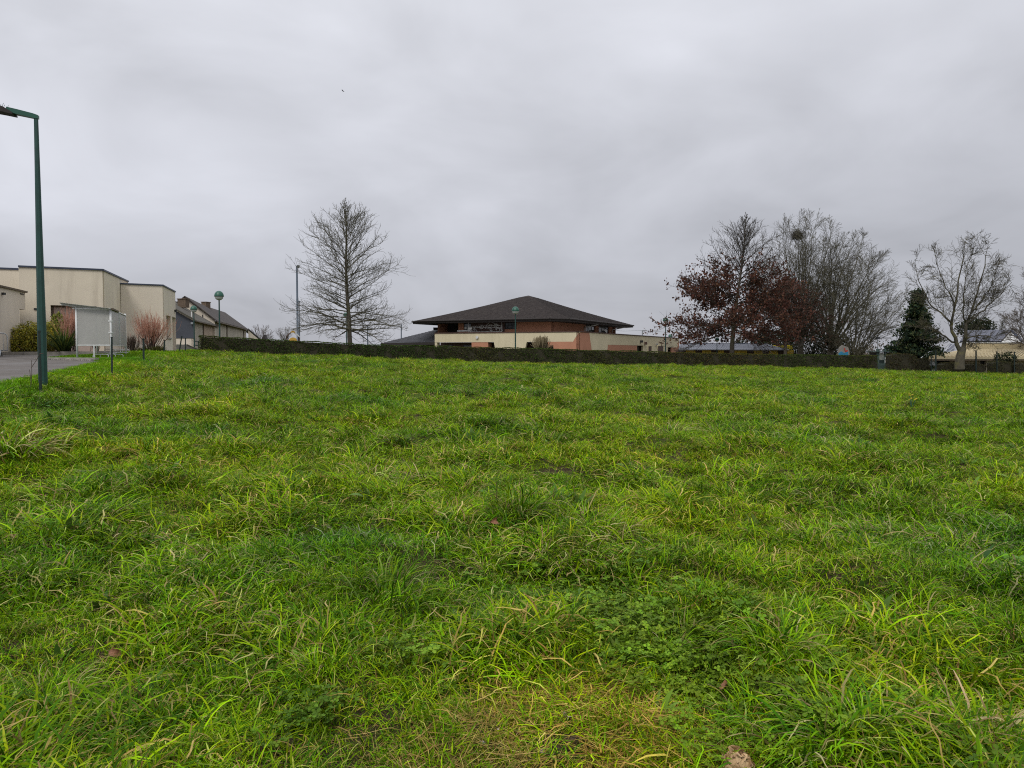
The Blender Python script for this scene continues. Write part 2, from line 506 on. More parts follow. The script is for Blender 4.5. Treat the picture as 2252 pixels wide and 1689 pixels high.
# low stone edging under the shelter: individual rough blocks and a pale kerb
ke = thing("stone_edging", "low pale kerb on rough cobbles beneath the shelter's left post", "kerb", (-18, 30.9, float(P2(np.array(30.9)))))
k0, k1 = Vector((-19.9, 32.0)), Vector((-16.3, 29.85)); kd = (k1 - k0); kl = kd.length; kd.normalize(); kn = Vector((kd.y, -kd.x))
ka = math.atan2(kd.y, kd.x)
mb = MB(); c = (k0 + k1) / 2; zz = float(P2(np.array(c.y)))
mb.box((c.x, c.y, zz + 0.085), (kl, 0.16, 0.07), ka); mb.build("kerb_stone", M["kerb"], ke, ke.location)
u = 0.0
while u < kl - 0.1:
    wd = random.uniform(0.1, 0.2); p = k0 + kd * (u + wd / 2) + kn * 0.16
    m_ = MB().box((p.x, p.y, float(P2(np.array(p.y))) + 0.04), (wd * 0.9, 0.14, random.uniform(0.06, 0.11)), ka + random.uniform(-.1, .1), random.uniform(-.2, .2))
    m_.build("stone", M["kerb"], ke, ke.location, bevel=0.015); u += wd

# planting bed with mulch and kerb in front of the left building
bed = [(-24.9, 38.9), (-23.0, 39.3), (-21.9, 40.0), (-22.2, 46.0), (-23.4, 51.5), (-25.5, 57), (-27.5, 56), (-25.2, 50.5), (-24.9, 46.5), (-27.8, 43.6), (-27.3, 41.5)]
mb = MB(); mb.prism([(x, y, float(P2(np.array(y))) - 0.1) for x, y in bed], (0, 0, 0.24))
tag(mb.build("planting_bed", M["mulch"]), kind="structure")
front = [(-28.5, 38.55), (-24.9, 38.75), (-21.75, 39.75), (-22.0, 46.0), (-23.2, 51.5), (-25.3, 57.0)]
kb = thing("bed_kerb", "grey concrete kerb along the front of the mulch bed", "kerb", (-22.5, 40, float(P2(np.array(40.0)))))
for a, b_ in zip(front[:-1], front[1:]):
    a, b_ = Vector(a), Vector(b_); d = b_ - a; n_ = max(1, round(d.length / 1.4))
    for i in range(n_):
        p = a + d * ((i + 0.5) / n_)
        MB().box((p.x, p.y, float(P2(np.array(p.y))) + 0.08), (d.length / n_ - 0.02, 0.14, 0.2), math.atan2(d.y, d.x)).build("kerb_block", M["kerb"], kb, kb.location)

# ------------------------------------------------------------------ left building
zb = 1.2


def pxy(px, d): return ((px - CXP) / FPX * d, d)


A0, A1, A2 = pxy(47, 43), pxy(230, 44.85), pxy(266.5, 49.5)
B1, B2 = pxy(361, 51), pxy(388.5, 56.6)
B0 = (A2[0] - 0.05, A2[1] + 0.25)
zA, zB = 6.32, 5.95
lb = thing("community_hall", "long flat-roofed beige stucco hall in stepped blocks with navy roof edging", "building", (-28, 48, zb))
wA, wAs = Wall(A0, A1), Wall(A1, A2)
wB, wBs = Wall(B0, B1), Wall(B1, B2)
far = Vector((wAs.d.x, wAs.d.y))
# main block with a garage-like recess cut in the facade
mb = MB()
u0, zr = wA.uv(111, 671); u1 = wA.len - 0.35
wA.polyuv(mb, [(0, zb), (u0, zb), (u0, zr), (u1, zr), (u1, zb), (wA.len, zb), (wA.len, zA), (0, zA)], -0.35, 0)
wA.slab(mb, 0, wA.len, zr, zA, -6, -0.352)
wAs.slab(mb, 0.352, wAs.len + 3, zb, zA, -0.3, 0)
mb.build("wall", M["stucco"], lb, lb.location)
mb = MB(); wA.slab(mb, u0 - 0.1, u1 + 0.1, zb, zr + 0.1, -0.60, -0.36); mb.build("recessed_panel", M["stucco_pink"], lb, lb.location)
mb = MB(); wA.slab(mb, u0 + 0.02, u0 + 0.13, zb, zr - 0.02, -0.355, -0.30); wA.slab(mb, u0 + 0.02, u1, zr - 0.1, zr - 0.02, -0.355, -0.30)  # dark strips down one side and along the top of the recess
mb.build("recess_edge_strip", M["brown_trim"], lb, lb.location)
mb = MB()
wA.slab(mb, -0.02, wA.len + 0.06, zA, zA + 0.10, -0.4, 0.06); wAs.slab(mb, 0.065, wAs.len + 3, zA, zA + 0.10, -0.4, 0.06)
mb.build("roof_edge", M["navy_trim"], lb, lb.location)
mb = MB(); mb.prism([wA.pt(0, zA - 0.25, -0.4), wA.pt(wA.len - 0.4, zA - 0.25, -0.4), wAs.pt(wAs.len + 3, zA - 0.25, -0.4), wA.pt(0, zA - 0.25, -9)], (0, 0, 0.1)); mb.build("roof", M["metal_roof"], lb, lb.location)
# second block, set back
mb = MB()
wB.slab(mb, 0, wB.len, zb, zB, -0.3, 0)
w1 = [wBs.uv(366.5, 730)[0], wBs.uv(376, 730)[0], wBs.uv(379.5, 730)[0], wBs.uv(387, 730)[0]]
zh = wBs.uv(371, 694.5)[1]; zs = wBs.uv(371, 742.5)[1]; zh2 = zh
for ua, ub, za, zc_ in ((0.302, w1[0], zb, zB), (w1[0], w1[1], zb, zs), (w1[0], w1[1], zh, zB), (w1[1], w1[2], zb, zB), (w1[2], w1[3], zh, zB), (w1[3], wBs.len, zb, zB)):
    wBs.slab(mb, ua, ub, za, zc_, -0.3, 0)
mb.build("wall", M["stucco_pale"], lb, lb.location)
mb = MB()
for ua, ub, za, zc_ in ((w1[0], w1[0] + 0.06, zs, zh), (w1[1] - 0.06, w1[1], zs, zh), (w1[0] + 0.06, w1[1] - 0.06, zh - 0.06, zh)): wBs.slab(mb, ua, ub, za, zc_, -0.30, -0.24)
f = mb.build("window", M["brown_trim"], lb, lb.location)
mb = MB(); wBs.slab(mb, w1[0], w1[1], zs, zh, -0.34, -0.302); mb.build("pane", M["stucco_pink"], f, lb.location)
mb = MB(); wBs.slab(mb, w1[0] - 0.05, w1[1] + 0.05, zs - 0.1, zs - 0.005, -0.25, 0.06); mb.build("window_sill", M["kerb"], lb, lb.location)
mb = MB(); wBs.slab(mb, w1[2], w1[3], zb, zh, -0.34, -0.302); mb.build("door", M["stucco_pink"], lb, lb.location)
mb = MB(); wB.slab(mb, -0.1, wB.len + 0.06, zB, zB + 0.09, -0.4, 0.06); wBs.slab(mb, 0.065, wBs.len, zB, zB + 0.09, -0.4, 0.06)
mb.build("roof_edge", M["navy_trim"], lb, lb.location)
mb = MB(); p = wBs.at(384, 684, 0.07); mb.box(p, (0.16, 0.16, 0.16), 0.3); mb.box(p + Vector((0.02, -0.12, 0.05)), (0.08, 0.14, 0.08)); mb.build("wall_lamp", M["win_frame"], lb, lb.location)
# rear left volume above the annex
wC = Wall(pxy(-60, 47), pxy(60, 48.2))
mb = MB(); wC.slab(mb, 0, wC.len, zb, 1.6 + 181 * 47 / FPX, -0.3, 0); mb.build("wall", M["stucco"], lb, lb.location)
mb = MB(); wC.slab(mb, 0, wC.len, 1.6 + 181 * 47 / FPX, 1.6 + 181 * 47 / FPX + 0.12, -0.4, 0.05); mb.build("roof_edge", M["navy_trim"], lb, lb.location)
# low annex with the door canopy
D0, D1 = pxy(-2, 38), pxy(59.5, 42.3)
wD = Wall((D0[0] + 1.9, D0[1] - 6.4), D1)
uo = wD.uv(43.5, 700)[0]; zo = wD.uv(51, 680.5)[1]; zD = 1.6 + 142 * 38 / FPX
mb = MB(); wD.polyuv(mb, [(0, zb), (uo, zb), (uo, zo), (wD.len, zo), (wD.len, zD), (0, zD)], -0.3, 0)
mb.prism([wD.pt(uo + 0.0, zo, -0.302), wD.pt(wD.len, zo, -0.302), wD.pt(wD.len, zD, -0.302), wD.pt(uo + 0.0, zD, -0.302)], -Vector((wD.n.x, wD.n.y, 0)) * 1.6)
mb.build("wall", M["stucco_pale"], lb, lb.location)
mb = MB(); wD.slab(mb, 0, wD.len + 0.12, zD, zD + 0.09, -2.2, 0.1); mb.build("roof_edge", M["brown_trim"], lb, lb.location)
mb = MB(); wD.slab(mb, uo + 0.1, uo + 1.5, zb, zo - 0.01, -1.0, -0.9); mb.build("door", M["door_dark"], lb, lb.location)
mb = MB(); wD.rect(mb, 44.5, 52, 645.5, 648, 0.004, 0.03); mb.build("air_vent", M["win_frame"], lb, lb.location)
mb = MB(); wA.rect(mb, 74.5, 84, 677.5, 681.5, 0.004, 0.05); mb.build("air_vent", M["win_frame"], lb, lb.location)
mb = MB(); p = wD.at(4, 646, 0.08); mb.box(p, (0.12, 0.16, 0.12)); mb.build("wall_lamp", M["win_frame"], lb, lb.location)

# ------------------------------------------------------------------ old houses behind the hall
hA = thing("slate_cottage", "low cottage with blue-grey clad gable, mossy slate roof and brick chimney", "house", (-32, 76, 1.2))
dirS = Vector((-0.235, 0.972))
a0 = Vector(pxy(427.5, 72)); a1 = a0 + dirS * 14.5
wa = Wall(a0, a1)
dirF = Vector((-0.972, -0.235))
gl = a0 + dirF * 5.2
wg = Wall(gl, a0)
ze = 1.6 + 68 * 72 / FPX; zr_ = ze + 3.15
gtop = lambda u: ze - 0.12 + (wg.len - u) * (zr_ - ze) / 5.2
zc0 = wg.uv(410, 744)[1]
mb = MB(); wg.polyuv(mb, [(0.2, 1.0), (wg.len, 1.0), (wg.len, zc0), (0.2, zc0)], -0.25, 0.0); mb.build("wall", M["stucco_pale"], hA, hA.location)
mb = MB(); wg.polyuv(mb, [(0.2, zc0 + 0.004), (wg.len, zc0 + 0.004), (wg.len, gtop(wg.len)), (0.2, gtop(0.2))], -0.25, 0.04); mb.build("gable_cladding", M["cladding"], hA, hA.location)
um = wa.uv(446, 730)[0]
mb = MB(); wa.slab(mb, 0.0, um - 0.02, 1.0, ze - 0.1, -0.25, 0.0); mb.build("wall", M["old_wall"], hA, hA.location)
mb = MB(); wa.slab(mb, um + 0.02, wa.len - 1.0, 1.0, ze - 0.1, -0.25, 0.0); mb.build("wall", M["old_wall_tan"], hA, hA.location)
mb = MB()
r0, r1 = a0 - dirS * 0.4 + dirF * -0.35, a1 + dirF * -0.35
t0, t1 = a0 - dirS * 0.4 + dirF * 5.2, a1 + dirF * 5.2
mb.prism([Vector((r0.x, r0.y, ze - 0.2)), Vector((r1.x, r1.y, ze - 0.2)), Vector((t1.x, t1.y, zr_)), Vector((t0.x, t0.y, zr_))], (0, 0, 0.14))
mb.build("roof", M["roof_moss"], hA, hA.location)
mb = MB(); c = Vector(pxy(406, 79)); mb.box((c.x, c.y, 1.6 + 104 * 79 / FPX), (0.95, 0.6, 0.85), -0.23); mb.box((c.x, c.y, 1.6 + 104 * 79 / FPX + 0.46), (1.05, 0.7, 0.1), -0.23); mb.build("chimney", M["brick"], hA, hA.location)
mb = MB()
for uu in (um, wa.len - 1.0): mb.tube([wa.pt(uu, 1.0, 0.06), wa.pt(uu, ze - 0.25, 0.06), wa.pt(uu, ze - 0.15, 0.3)], 0.055)
mb.tube([wa.pt(-0.3, ze - 0.16, 0.36), wa.pt(wa.len, ze - 0.2, 0.36)], 0.06); mb.build("downpipe", M["brown_trim"], hA, hA.location)
mb = MB(); p = wg.at(421, 697, 0.09); mb.prism([p, p + Vector((0.07, 0.02, 0)), p + Vector((0.07, 0.02, 0.65)), p + Vector((0, 0, 0.65))], (0.02, -0.08, 0)); mb.build("window", M["white_paint"], hA, hA.location)  # slim white bracket on the cladding
mb = MB(); mb.box(wg.at(423, 711, 0.2), (0.2, 0.2, 0.18), 0.3); mb.build("wall_lamp", M["galv"], hA, hA.location)

hB = thing("long_farmhouse", "long old farmhouse with brown roof, stained lime walls and two chimneys", "house", (-37, 100, 1.2))
b0 = Vector(pxy(474, 84)); wb = Wall(b0, b0 + dirS * 33)
zeB = 1.6 + 67 * 84 / FPX; hw = 3.0; zrB = 7.45
bl = b0 + dirF * (2 * hw); ridge0 = b0 + dirF * hw
wgb = Wall(bl, b0)
mb = MB(); wgb.polyuv(mb, [(0, 1.0), (wgb.len, 1.0), (wgb.len, zeB), (hw, zrB - 0.1), (0, zeB)], -0.3, 0); mb.build("gable_wall", M["stucco_pale"], hB, hB.location)
mb = MB(); wb.slab(mb, 0.31, wb.len, 1.0, zeB - 0.05, -0.3, 0); mb.build("wall", M["old_wall"], hB, hB.location)
mb = MB()
q = lambda v, z: Vector((v.x, v.y, z))
e0, e1 = b0 - dirS * 0.3 - dirF * 0.3, b0 + dirS * 33.3 - dirF * 0.3
s0, s1 = ridge0 - dirS * 0.3, ridge0 + dirS * 33.3
f0, f1 = bl - dirS * 0.3 + dirF * 0.3, bl + dirS * 33.3 + dirF * 0.3
mid_ = ridge0 + dirS * 14
mb.prism([q(e0, zeB - 0.2), q(e1, zeB - 0.2), q(s1, zrB - 0.15), q(mid_, zrB - 0.28), q(s0, zrB)], (0, 0, 0.16))
mb.prism([q(f0, zeB - 0.2), q(f1, zeB - 0.2), q(s1, zrB - 0.152), q(mid_, zrB - 0.282), q(s0, zrB - 0.002)], (0, 0, 0.158))
mb.build("roof", M["roof_brown"], hB, hB.location)
c = ridge0 + dirS * 14.5
mb = MB(); mb.box((c.x, c.y, zrB - 0.15), (0.7, 0.9, 1.0), -0.23); mb.box((c.x, c.y, zrB + 0.38), (0.8, 1.0, 0.1), -0.23); mb.build("chimney", M["brick"], hB, hB.location)
mb = MB()
for px in (498, 535): uu = wb.uv(px, 730)[0]; mb.tube([wb.pt(uu, 1.0, 0.07), wb.pt(uu, zeB - 0.2, 0.07)], 0.07)
mb.tube([wb.pt(-0.3, zeB - 0.2, 0.36), wb.pt(wb.len, zeB - 0.22, 0.36)], 0.07); mb.build("downpipe", M["brown_trim"], hB, hB.location)
mb = MB(); wgb.rect(mb, 444.8, 447, 692, 700, 0.0, 0.02); mb.build("window", M["win_frame"], hB, hB.location)
hC = thing("outbuilding", "small dark-roofed outbuilding at the far end of the farmhouse", "building", (-42, 122, 1.2))
mb = MB(); p0, p1, p2, p3 = W(546, 724, 121), W(572, 746, 119), W(566, 752, 127), W(540, 730, 128)
mb.prism([p0, p1, p2 + Vector((0, 0, .3)), p3], (0, 0, 0.15)); mb.build("roof", M["slate"], hC, hC.location)
mb = MB(); mb.prism([p0 - Vector((0, 0, .2)), p1 - Vector((0, 0, .2)), Vector((p1.x, p1.y, 0.5)), Vector((p0.x, p0.y, 0.5))], (-0.1, 0.3, 0)); mb.build("wall", M["old_wall"], hC, hC.location)

# ramp wall and railing in front of the cottage
rw = thing("ramp_wall", "low grey concrete ramp wall sloping down beside the cottage", "wall", (-28, 62, 1.2))
wr = Wall(pxy(377, 62), pxy(440, 64.5))
mb = MB(); wr.poly(mb, [(377, 757), (411, 758), (438, 769.5), (438, 785), (377, 785)], -0.25, 0); mb.build("wall", M["concrete"], rw, rw.location)
mb = MB(); wr.poly(mb, [(411, 756.9), (438, 768.4), (438, 769.4), (411, 757.9)], -0.3, 0.05); mb.build("coping", M["kerb"], rw, rw.location)
rl = thing("ramp_railing", "short dark green railing between the hedge end and the ramp lamp", "railing", (-28, 68, 1.2))
mb = MB(); mb.tube([W(429, 750.5, 70), W(439, 752, 69)], 0.05); mb.tube([W(429, 759, 70), W(438, 760, 69)], 0.05); mb.build("rail", M["post_green"], rl, rl.location)
mb = MB(); mb.tube([W(436, 750, 69.2), W(436, 772, 69.2)], 0.05); mb.build("post", M["post_green"], rl, rl.location)

# ------------------------------------------------------------------ central building
cb = thing("school_building", "low cream and terracotta building under a broad dark pyramid roof", "building", (3, 90, 0.4))
CL = cb.location
uL, uR = Vector((-0.903, 0.43)), Vector((0.43, 0.903))
Pc = Vector(pxy(1273, 75)); zT = 1.6 + 41.6 * 75 / FPX
WLw = Wall(Pc, Pc + uL * 20); WRw = Wall(Pc, Pc + uR * 70)
sL = WLw.uv(956, 745)[0]; sR = WRw.uv(1494, 755)[0]
zc0 = 0.2


def pl(wall, mat, pix, o0, o1, name="wall"):
    mb = MB(); wall.poly(mb, pix, o0, o1); return mb.build(name, M[mat], cb, CL)


# cream front pieces and terracotta panels, butted edge to edge
zsp = WLw.uv(1100, 752.2)[1]                                        # underside of the long cream band
U = lambda px: WLw.uv(px, 752)[0]
zmid = zsp
mb = MB(); WLw.polyuv(mb, [(U(1275), zT), (sL, zT), (sL, zmid), (U(1086), zmid), (U(1096), zc0), (U(1146), zc0), (U(1158.5), zmid), (U(1260), zmid)], -0.28, 0)
mb.build("cream_wall", M["cream"], cb, CL)
mb = MB(); WLw.polyuv(mb, [(U(1274.8), zT), (U(1260), zmid), (U(1205), zmid), (U(1205), zc0), (0.02, zc0), (0.02, zT)], -0.28, 0) if U(1274.8) > 0.02 else WLw.polyuv(mb, [(0.0, zT), (U(1260), zmid), (U(1205), zmid), (U(1205), zc0), (0.0, zc0)], -0.28, 0)
mb.build("terracotta_wall", M["terracotta"], cb, CL)
mb = MB(); WLw.slab(mb, U(1073), U(1037), zc0, zmid - 0.004, -0.9, -0.02); mb.build("terracotta_wall", M["terracotta"], cb, CL)
mb = MB(); WLw.slab(mb, U(961), sL, zc0, zmid - 0.004, -0.6, -0.02); mb.build("pillar", M["cream"], cb, CL)
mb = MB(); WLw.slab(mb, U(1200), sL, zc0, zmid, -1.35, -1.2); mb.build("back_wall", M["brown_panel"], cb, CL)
for x0, x1, nm in ((965, 984, "window"), (1008, 1030, "window"), (1078, 1093, "window"), (1160, 1196, "window")):
    mb = MB(); WLw.slab(mb, U(x1), U(x0), zc0 + 0.7, zmid - 0.25, -1.19, -1.12)
    f = mb.build(nm, M["win_frame"], cb, CL)
    mb = MB(); WLw.slab(mb, U(x1) + 0.06, U(x0) - 0.06, zc0 + 0.78, zmid - 0.33, -1.118, -1.105); mb.build("pane", M["glass_dark"], f, CL)
# right side
V = lambda px: WRw.uv(px, 755)[0]
zb2 = WRw.uv(1370, 759)[1]; zb3 = WRw.uv(1483, 764)[1]
mb = MB(); WRw.polyuv(mb, [(0.0, zc0), (V(1306), zc0), (V(1296), zT), (0.0, zT)], -0.28, 0); mb.build("terracotta_wall", M["terracotta"], cb, CL)
mb = MB(); WRw.polyuv(mb, [(V(1296), zT), (V(1306), zc0), (V(1331.5), zc0), (V(1337), zb2), (V(1415), zb2), (V(1415), zc0), (V(1469), zc0), (V(1469), zb3), (V(1489.5), zb3), (sR, zT)], -0.28, 0)
mb.build("cream_wall", M["cream"], cb, CL)
mb = MB(); WRw.polyuv(mb, [(V(1331.7), zc0), (V(1401), zc0), (V(1401), zb2 - 0.004), (V(1337.1), zb2 - 0.004)], -0.28, -0.006); mb.build("terracotta_wall", M["terracotta"], cb, CL)
mb = MB(); WRw.polyuv(mb, [(sR, zT), (V(1489.6), zb3 - 0.004), (V(1477.5), zb3 - 0.004), (V(1477.5), zc0), (sR, zc0)], -0.28, -0.002); mb.build("terracotta_wall", M["terracotta"], cb, CL)
for x0, x1, mt in ((1401, 1415, "glass_dark"), (1469.2, 1477.3, "glass_blue")):
    mb = MB(); WRw.slab(mb, V(x0), V(x1), zc0, zb2, -0.6, -0.5); f = mb.build("window", M["win_frame"], cb, CL)
    mb = MB(); WRw.slab(mb, V(x0) + 0.5, V(x1) - 0.5, zc0 + 0.3, zb2 - 0.2, -0.499, -0.47); mb.build("pane", M[mt], f, CL)
for x0, x1 in ((1425, 1432), (1446, 1458)):
    mb = MB(); WRw.rect(mb, x0, x1, 761.5, 775, 0.003, 0.05); f = mb.build("shutter", M["brown_panel"], cb, CL)
    mb = MB(); u0, zz0 = WRw.uv(x0, 775); u1, _ = WRw.uv(x1, 775); zt = WRw.uv((x0 + x1) / 2, 761.5)[1]
    for uu in (u0 - 0.14, u1 + 0.02): WRw.slab(mb, uu, uu + 0.12, zc0, zt, 0.003, 0.07)
    WRw.slab(mb, u0 - 0.14, u1 + 0.14, zt + 0.004, zt + 0.12, 0.003, 0.07); mb.build("shutter_frame", M["cream"], f, CL)
# coping, terrace slab
mb = MB(); WLw.slab(mb, -0.05, sL, zT + 0.004, zT + 0.1, -0.34, 0.05); WRw.slab(mb, -0.05, sR, zT + 0.004, zT + 0.098, -0.34, 0.052); mb.build("coping", M["brown_panel"], cb, CL)
mb = MB(); t0 = Pc + uL * 0.3 + uR * 0.3; a_, b_, c_ = Pc + uL * sL + uR * .3, Pc + uL * sL + uR * sR, Pc + uR * sR + uL * .3
mb.prism([q(t0, zT - 0.35), q(a_, zT - 0.35), q(b_, zT - 0.35), q(c_, zT - 0.35)], (0, 0, 0.1)); mb.build("terrace", M["concrete"], cb, CL)
mb = MB(); WR_end = Wall(Pc + uR * sR, Pc + uR * sR + uL * 14); WR_end.slab(mb, 0.3, 14, zc0, zT, -0.28, 0); mb.build("wall", M["terracotta"], cb, CL)
# wall details
mb = MB(); p = WLw.at(1050, 742, 0.03); mb.tube([p, p + Vector((WLw.n.x, WLw.n.y, 0)) * 0.12], 0.15, 16); mb.build("wall_lamp", M["white_metal"], cb, CL)
mb = MB(); p = WRw.at(1408.5, 751, 0.12); mb.box(p, (0.35, 0.3, 0.28), 0.9); mb.box(p + Vector((-.3, 0, .25)), (0.25, .25, .12), 0.9); mb.build("floodlight", M["win_frame"], cb, CL)
mb = MB(); p = WRw.at(1418, 755, 0.1); mb.box(p, (0.35, 0.3, 0.35), 0.9); mb.build("alarm_box", M["brown_panel"], cb, CL)
mb = MB(); p = WRw.at(1443, 757, 0.1); mb.box(p, (0.3, 0.2, 0.16), 0.9); mb.build("wall_lamp", M["galv"], cb, CL)
# upper storey
Ne = Vector(pxy(1239, 78)); zE = 5.0
LL_, LR_ = 19.2, 26.4
ins = 1.9
Wc = Ne + uL * ins + uR * ins
wul = Wall(Wc, Wc + uL * 14.1); wur = Wall(Wc, Wc + uR * 21.5)
zU0, zU1 = zT - 0.25, zE - 0.1
X = lambda px: wul.uv(px, 715)[0]
segs = [(wul, 0.0, X(1136), "terracotta"), (wul, X(1110), X(1036), "brown_panel"), (wul, X(1019.5), X(1008), "terracotta")]
for wl_, u0, u1, mt in segs:
    mb = MB(); wl_.slab(mb, u0, u1, zU0, zU1, -0.25, 0); mb.build("upper_wall", M[mt], cb, CL)
for x0, x1 in ((1136, 1110), (1036, 1019.5)):
    mb = MB(); wul.slab(mb, X(x0), X(x1), zU0, zU0 + 0.75, -0.25, -0.005); mb.build("upper_wall", M["terracotta"], cb, CL)
    mb = MB(); wul.slab(mb, X(x0), X(x1), zU0 + 0.75, zU1, -0.2, -0.1); f = mb.build("window", M["win_frame"], cb, CL)
    mb = MB(); wul.slab(mb, X(x0) + 0.08, X(x1) - 0.08, zU0 + 0.85, zU1 - 0.1, -0.099, -0.085); mb.build("pane", M["glass_dark"], f, CL)
mb = MB(); wul.rect(mb, 1021, 1026, 719.5, 724, -0.08, -0.05); mb.build("notice", M["white_paint"], cb, CL)
mb = MB(); wul.slab(mb, X(1008), X(1008) + 3, zU0, zU1, -2.2, -2.0); mb.build("upper_wall", M["soffit"], cb, CL)
mb = MB(); p0 = wul.at(1012, 728.5, 0.6); p1 = wul.at(1040, 727, 0.6); mb.tube([p0, p1], 0.1); mb.build("gutter_pipe", M["white_metal"], cb, CL)
Y = lambda px: wur.uv(px, 720)[0]
yw = [Y(1288), Y(1310), Y(1317), Y(1340), Y(1347)]
for u0, u1 in ((0.0, yw[0]), (yw[1], yw[2]), (yw[3], yw[4])):
    mb = MB(); wur.slab(mb, u0, u1, zU0, zU1, -0.25, 0); mb.build("upper_wall", M["terracotta"], cb, CL)
for u0, u1 in ((yw[0], yw[1]), (yw[2], yw[3])):
    mb = MB(); wur.slab(mb, u0, u1, zU0, zU0 + 0.6, -0.25, -0.005); mb.build("upper_wall", M["terracotta"], cb, CL)
    mb = MB(); wur.slab(mb, u0, u1, zU0 + 0.6, zU1, -0.25, -0.15); f = mb.build("window", M["win_frame"], cb, CL)
    n_ = 3; sp = (u1 - u0) / n_
    for i in range(n_):
        mb = MB(); wur.slab(mb, u0 + sp * i + 0.14, u0 + sp * (i + 1) - 0.14, zU0 + 0.75, zU1 - 0.35, -0.149, -0.13); mb.build("pane", M["pane"] if i < 2 else M["glass_dark"], f, CL)
# hidden rear walls close the storey
mb = MB(); e1, e2, e3 = Wc + uL * 14.1, Wc + uL * 14.1 + uR * 21.5, Wc + uR * 21.5
for a_, b_ in ((e1, e2), (e2, e3)): mb.prism([q(a_, zU0), q(b_, zU0), q(b_, zU1), q(a_, zU1)], (-0.1, -0.1, 0))
mb.build("upper_wall", M["terracotta"], cb, CL)
# downpipes with swan necks
for px_, gx_ in ((1284.5, 1294), (1345.5, 1357)):
    pb = wur.pt(Y(px_), zU0, 0.08); pt_ = wur.pt(Y(px_), zU1 - 0.55, 0.08); pe = wur.pt(Y(gx_) - 1.0, zE - 0.12, ins - 0.15)
    MB().tube([pb, pt_, pt_ + (pe - pt_) * 0.85 + Vector((0, 0, -0.1)), pe], 0.08).build("downpipe", M["white_metal"], cb, CL)
# air conditioning unit on the terrace
mb = MB(); p = wur.at(1317.5, 728.5, 0.7); mb.box((p.x, p.y, zU0 + 0.55), (0.35, 1.0, 0.85), -0.44); f = mb.build("cooling_unit", M["white_metal"], cb, CL, bevel=0.03)
mb = MB(); dn = Vector((-0.25, -0.97, 0)); pp = Vector((p.x, p.y, zU0 + 0.52)) + Vector((0.18, -0.42, 0)); pp = Vector((p.x - 0.16, p.y - 0.5, zU0 + 0.52)); mb.tube([pp, pp + dn * 0.06], 0.33, 18); mb.build("fan_grille", M["win_frame"], f, CL)
# roof light domes
for px_ in (1274, 1336):
    p = wur.at(px_, 731, 1.0) if px_ > 1300 else wul.at(1262, 729, 0.9)
    MB().lathe([(0.7, 0), (0.66, .12), (0.45, .24), (0.0, .3)], (p.x, p.y, zT - 0.2), 16).build("skylight_dome", M["white_metal"], cb, CL, smooth=True)
# ornamental ironwork panel in front of the upper windows
iw = thing("iron_screen", "white wrought-iron screen with curling stems fixed before the upper windows", "screen", tuple(wul.at(1073, 730, 0.7)))
x0, x1 = X(1036.5), X(1110); zA_, zB_ = zU0 + 0.12, zU1 - 0.12
mb = MB()
for uu in (x0, x1): mb.tube([wul.pt(uu, zA_ - 0.1, .7), wul.pt(uu, zB_ + 0.05, .7)], 0.03, 6)
for zz in (zA_ + 0.1, zA_ + 0.38, zA_ + 0.82, zA_ + 1.0): mb.tube([wul.pt(x0, zz, .7), wul.pt(x1, zz, .7)], 0.022, 6)
mb.build("frame", M["white_metal"], iw, iw.location)
_r = random.Random(5)
for k in range(26):
    u = x1 + (x0 - x1) * _r.uniform(0.03, 0.97); zz = zA_ + _r.uniform(0.35, 1.05); rr = _r.uniform(0.08, 0.2); ph = _r.uniform(0, 6.28); sg = _r.choice((-1, 1))
    pts = [wul.pt(u + math.cos(ph + sg * i * 0.75) * rr * (1 + i * 0.22), zz + math.sin(ph + sg * i * 0.75) * rr * (1 + 0.1 * i), .7) for i in range(7)]
    MB().tube(pts, 0.016, 4).build("scroll", M["white_metal"], iw, iw.location)
pts = [wul.pt(X(1075) + (X(1098) - X(1075)) * t, zA_ + 1.0 + 0.42 * math.sin(math.pi * t), .7) for t in np.linspace(0, 1, 9)]
MB().tube(pts, 0.02, 4).build("scroll", M["white_metal"], iw, iw.location)
mb = MB(); wul.rect(mb, 1036, 1045, 720.5, 725, .72, .75); mb.build("name_plate", M["white_paint"], iw, iw.location)

# main roof: pyramid with clipped corners, deep dark eaves
c0 = [Ne, Ne + uL * LL_, Ne + uL * LL_ + uR * LR_, Ne + uR * LR_]
ch = 1.5
oct_ = []
for i in range(4):
    p, a_, b_ = c0[i], c0[i - 1], c0[(i + 1) % 4]
    oct_ += [p + (a_ - p).normalized() * ch, p + (b_ - p).normalized() * ch]
ctr = Vector(pxy(1162, 92.5)); ztop = 1.6 + 121.5 * 92.5 / FPX
rd = 0.55
mb = MB(); n = 8
vs_ = [q(p, zE) for p in oct_]
# courses of the slope so that it sags slightly like an old roof, with a small flat at the top
rings = []
for t in (0.0, 0.12, 0.28, 0.46, 0.64, 0.82, 0.955):
    sag = -0.10 * math.sin(math.pi * t)
    rings.append([q(p * (1 - t) + (ctr + (p - ctr).normalized() * rd * 0.3) * t, zE + (ztop - zE) * t + sag) for p in oct_])
vs_ = [v for r_ in rings for v in r_]; fs_ = []
for i in range(len(rings) - 1):
    for j in range(8): fs_.append((i * 8 + j, i * 8 + (j + 1) % 8, (i + 1) * 8 + (j + 1) % 8, (i + 1) * 8 + j))
vs_.append(q(ctr, ztop)); k = len(vs_) - 1
for j in range(8): fs_.append(((len(rings) - 1) * 8 + j, (len(rings) - 1) * 8 + (j + 1) % 8, k))
mb.add(vs_, fs_)
rf = mb.build("roof", M["shingle"], cb, CL)
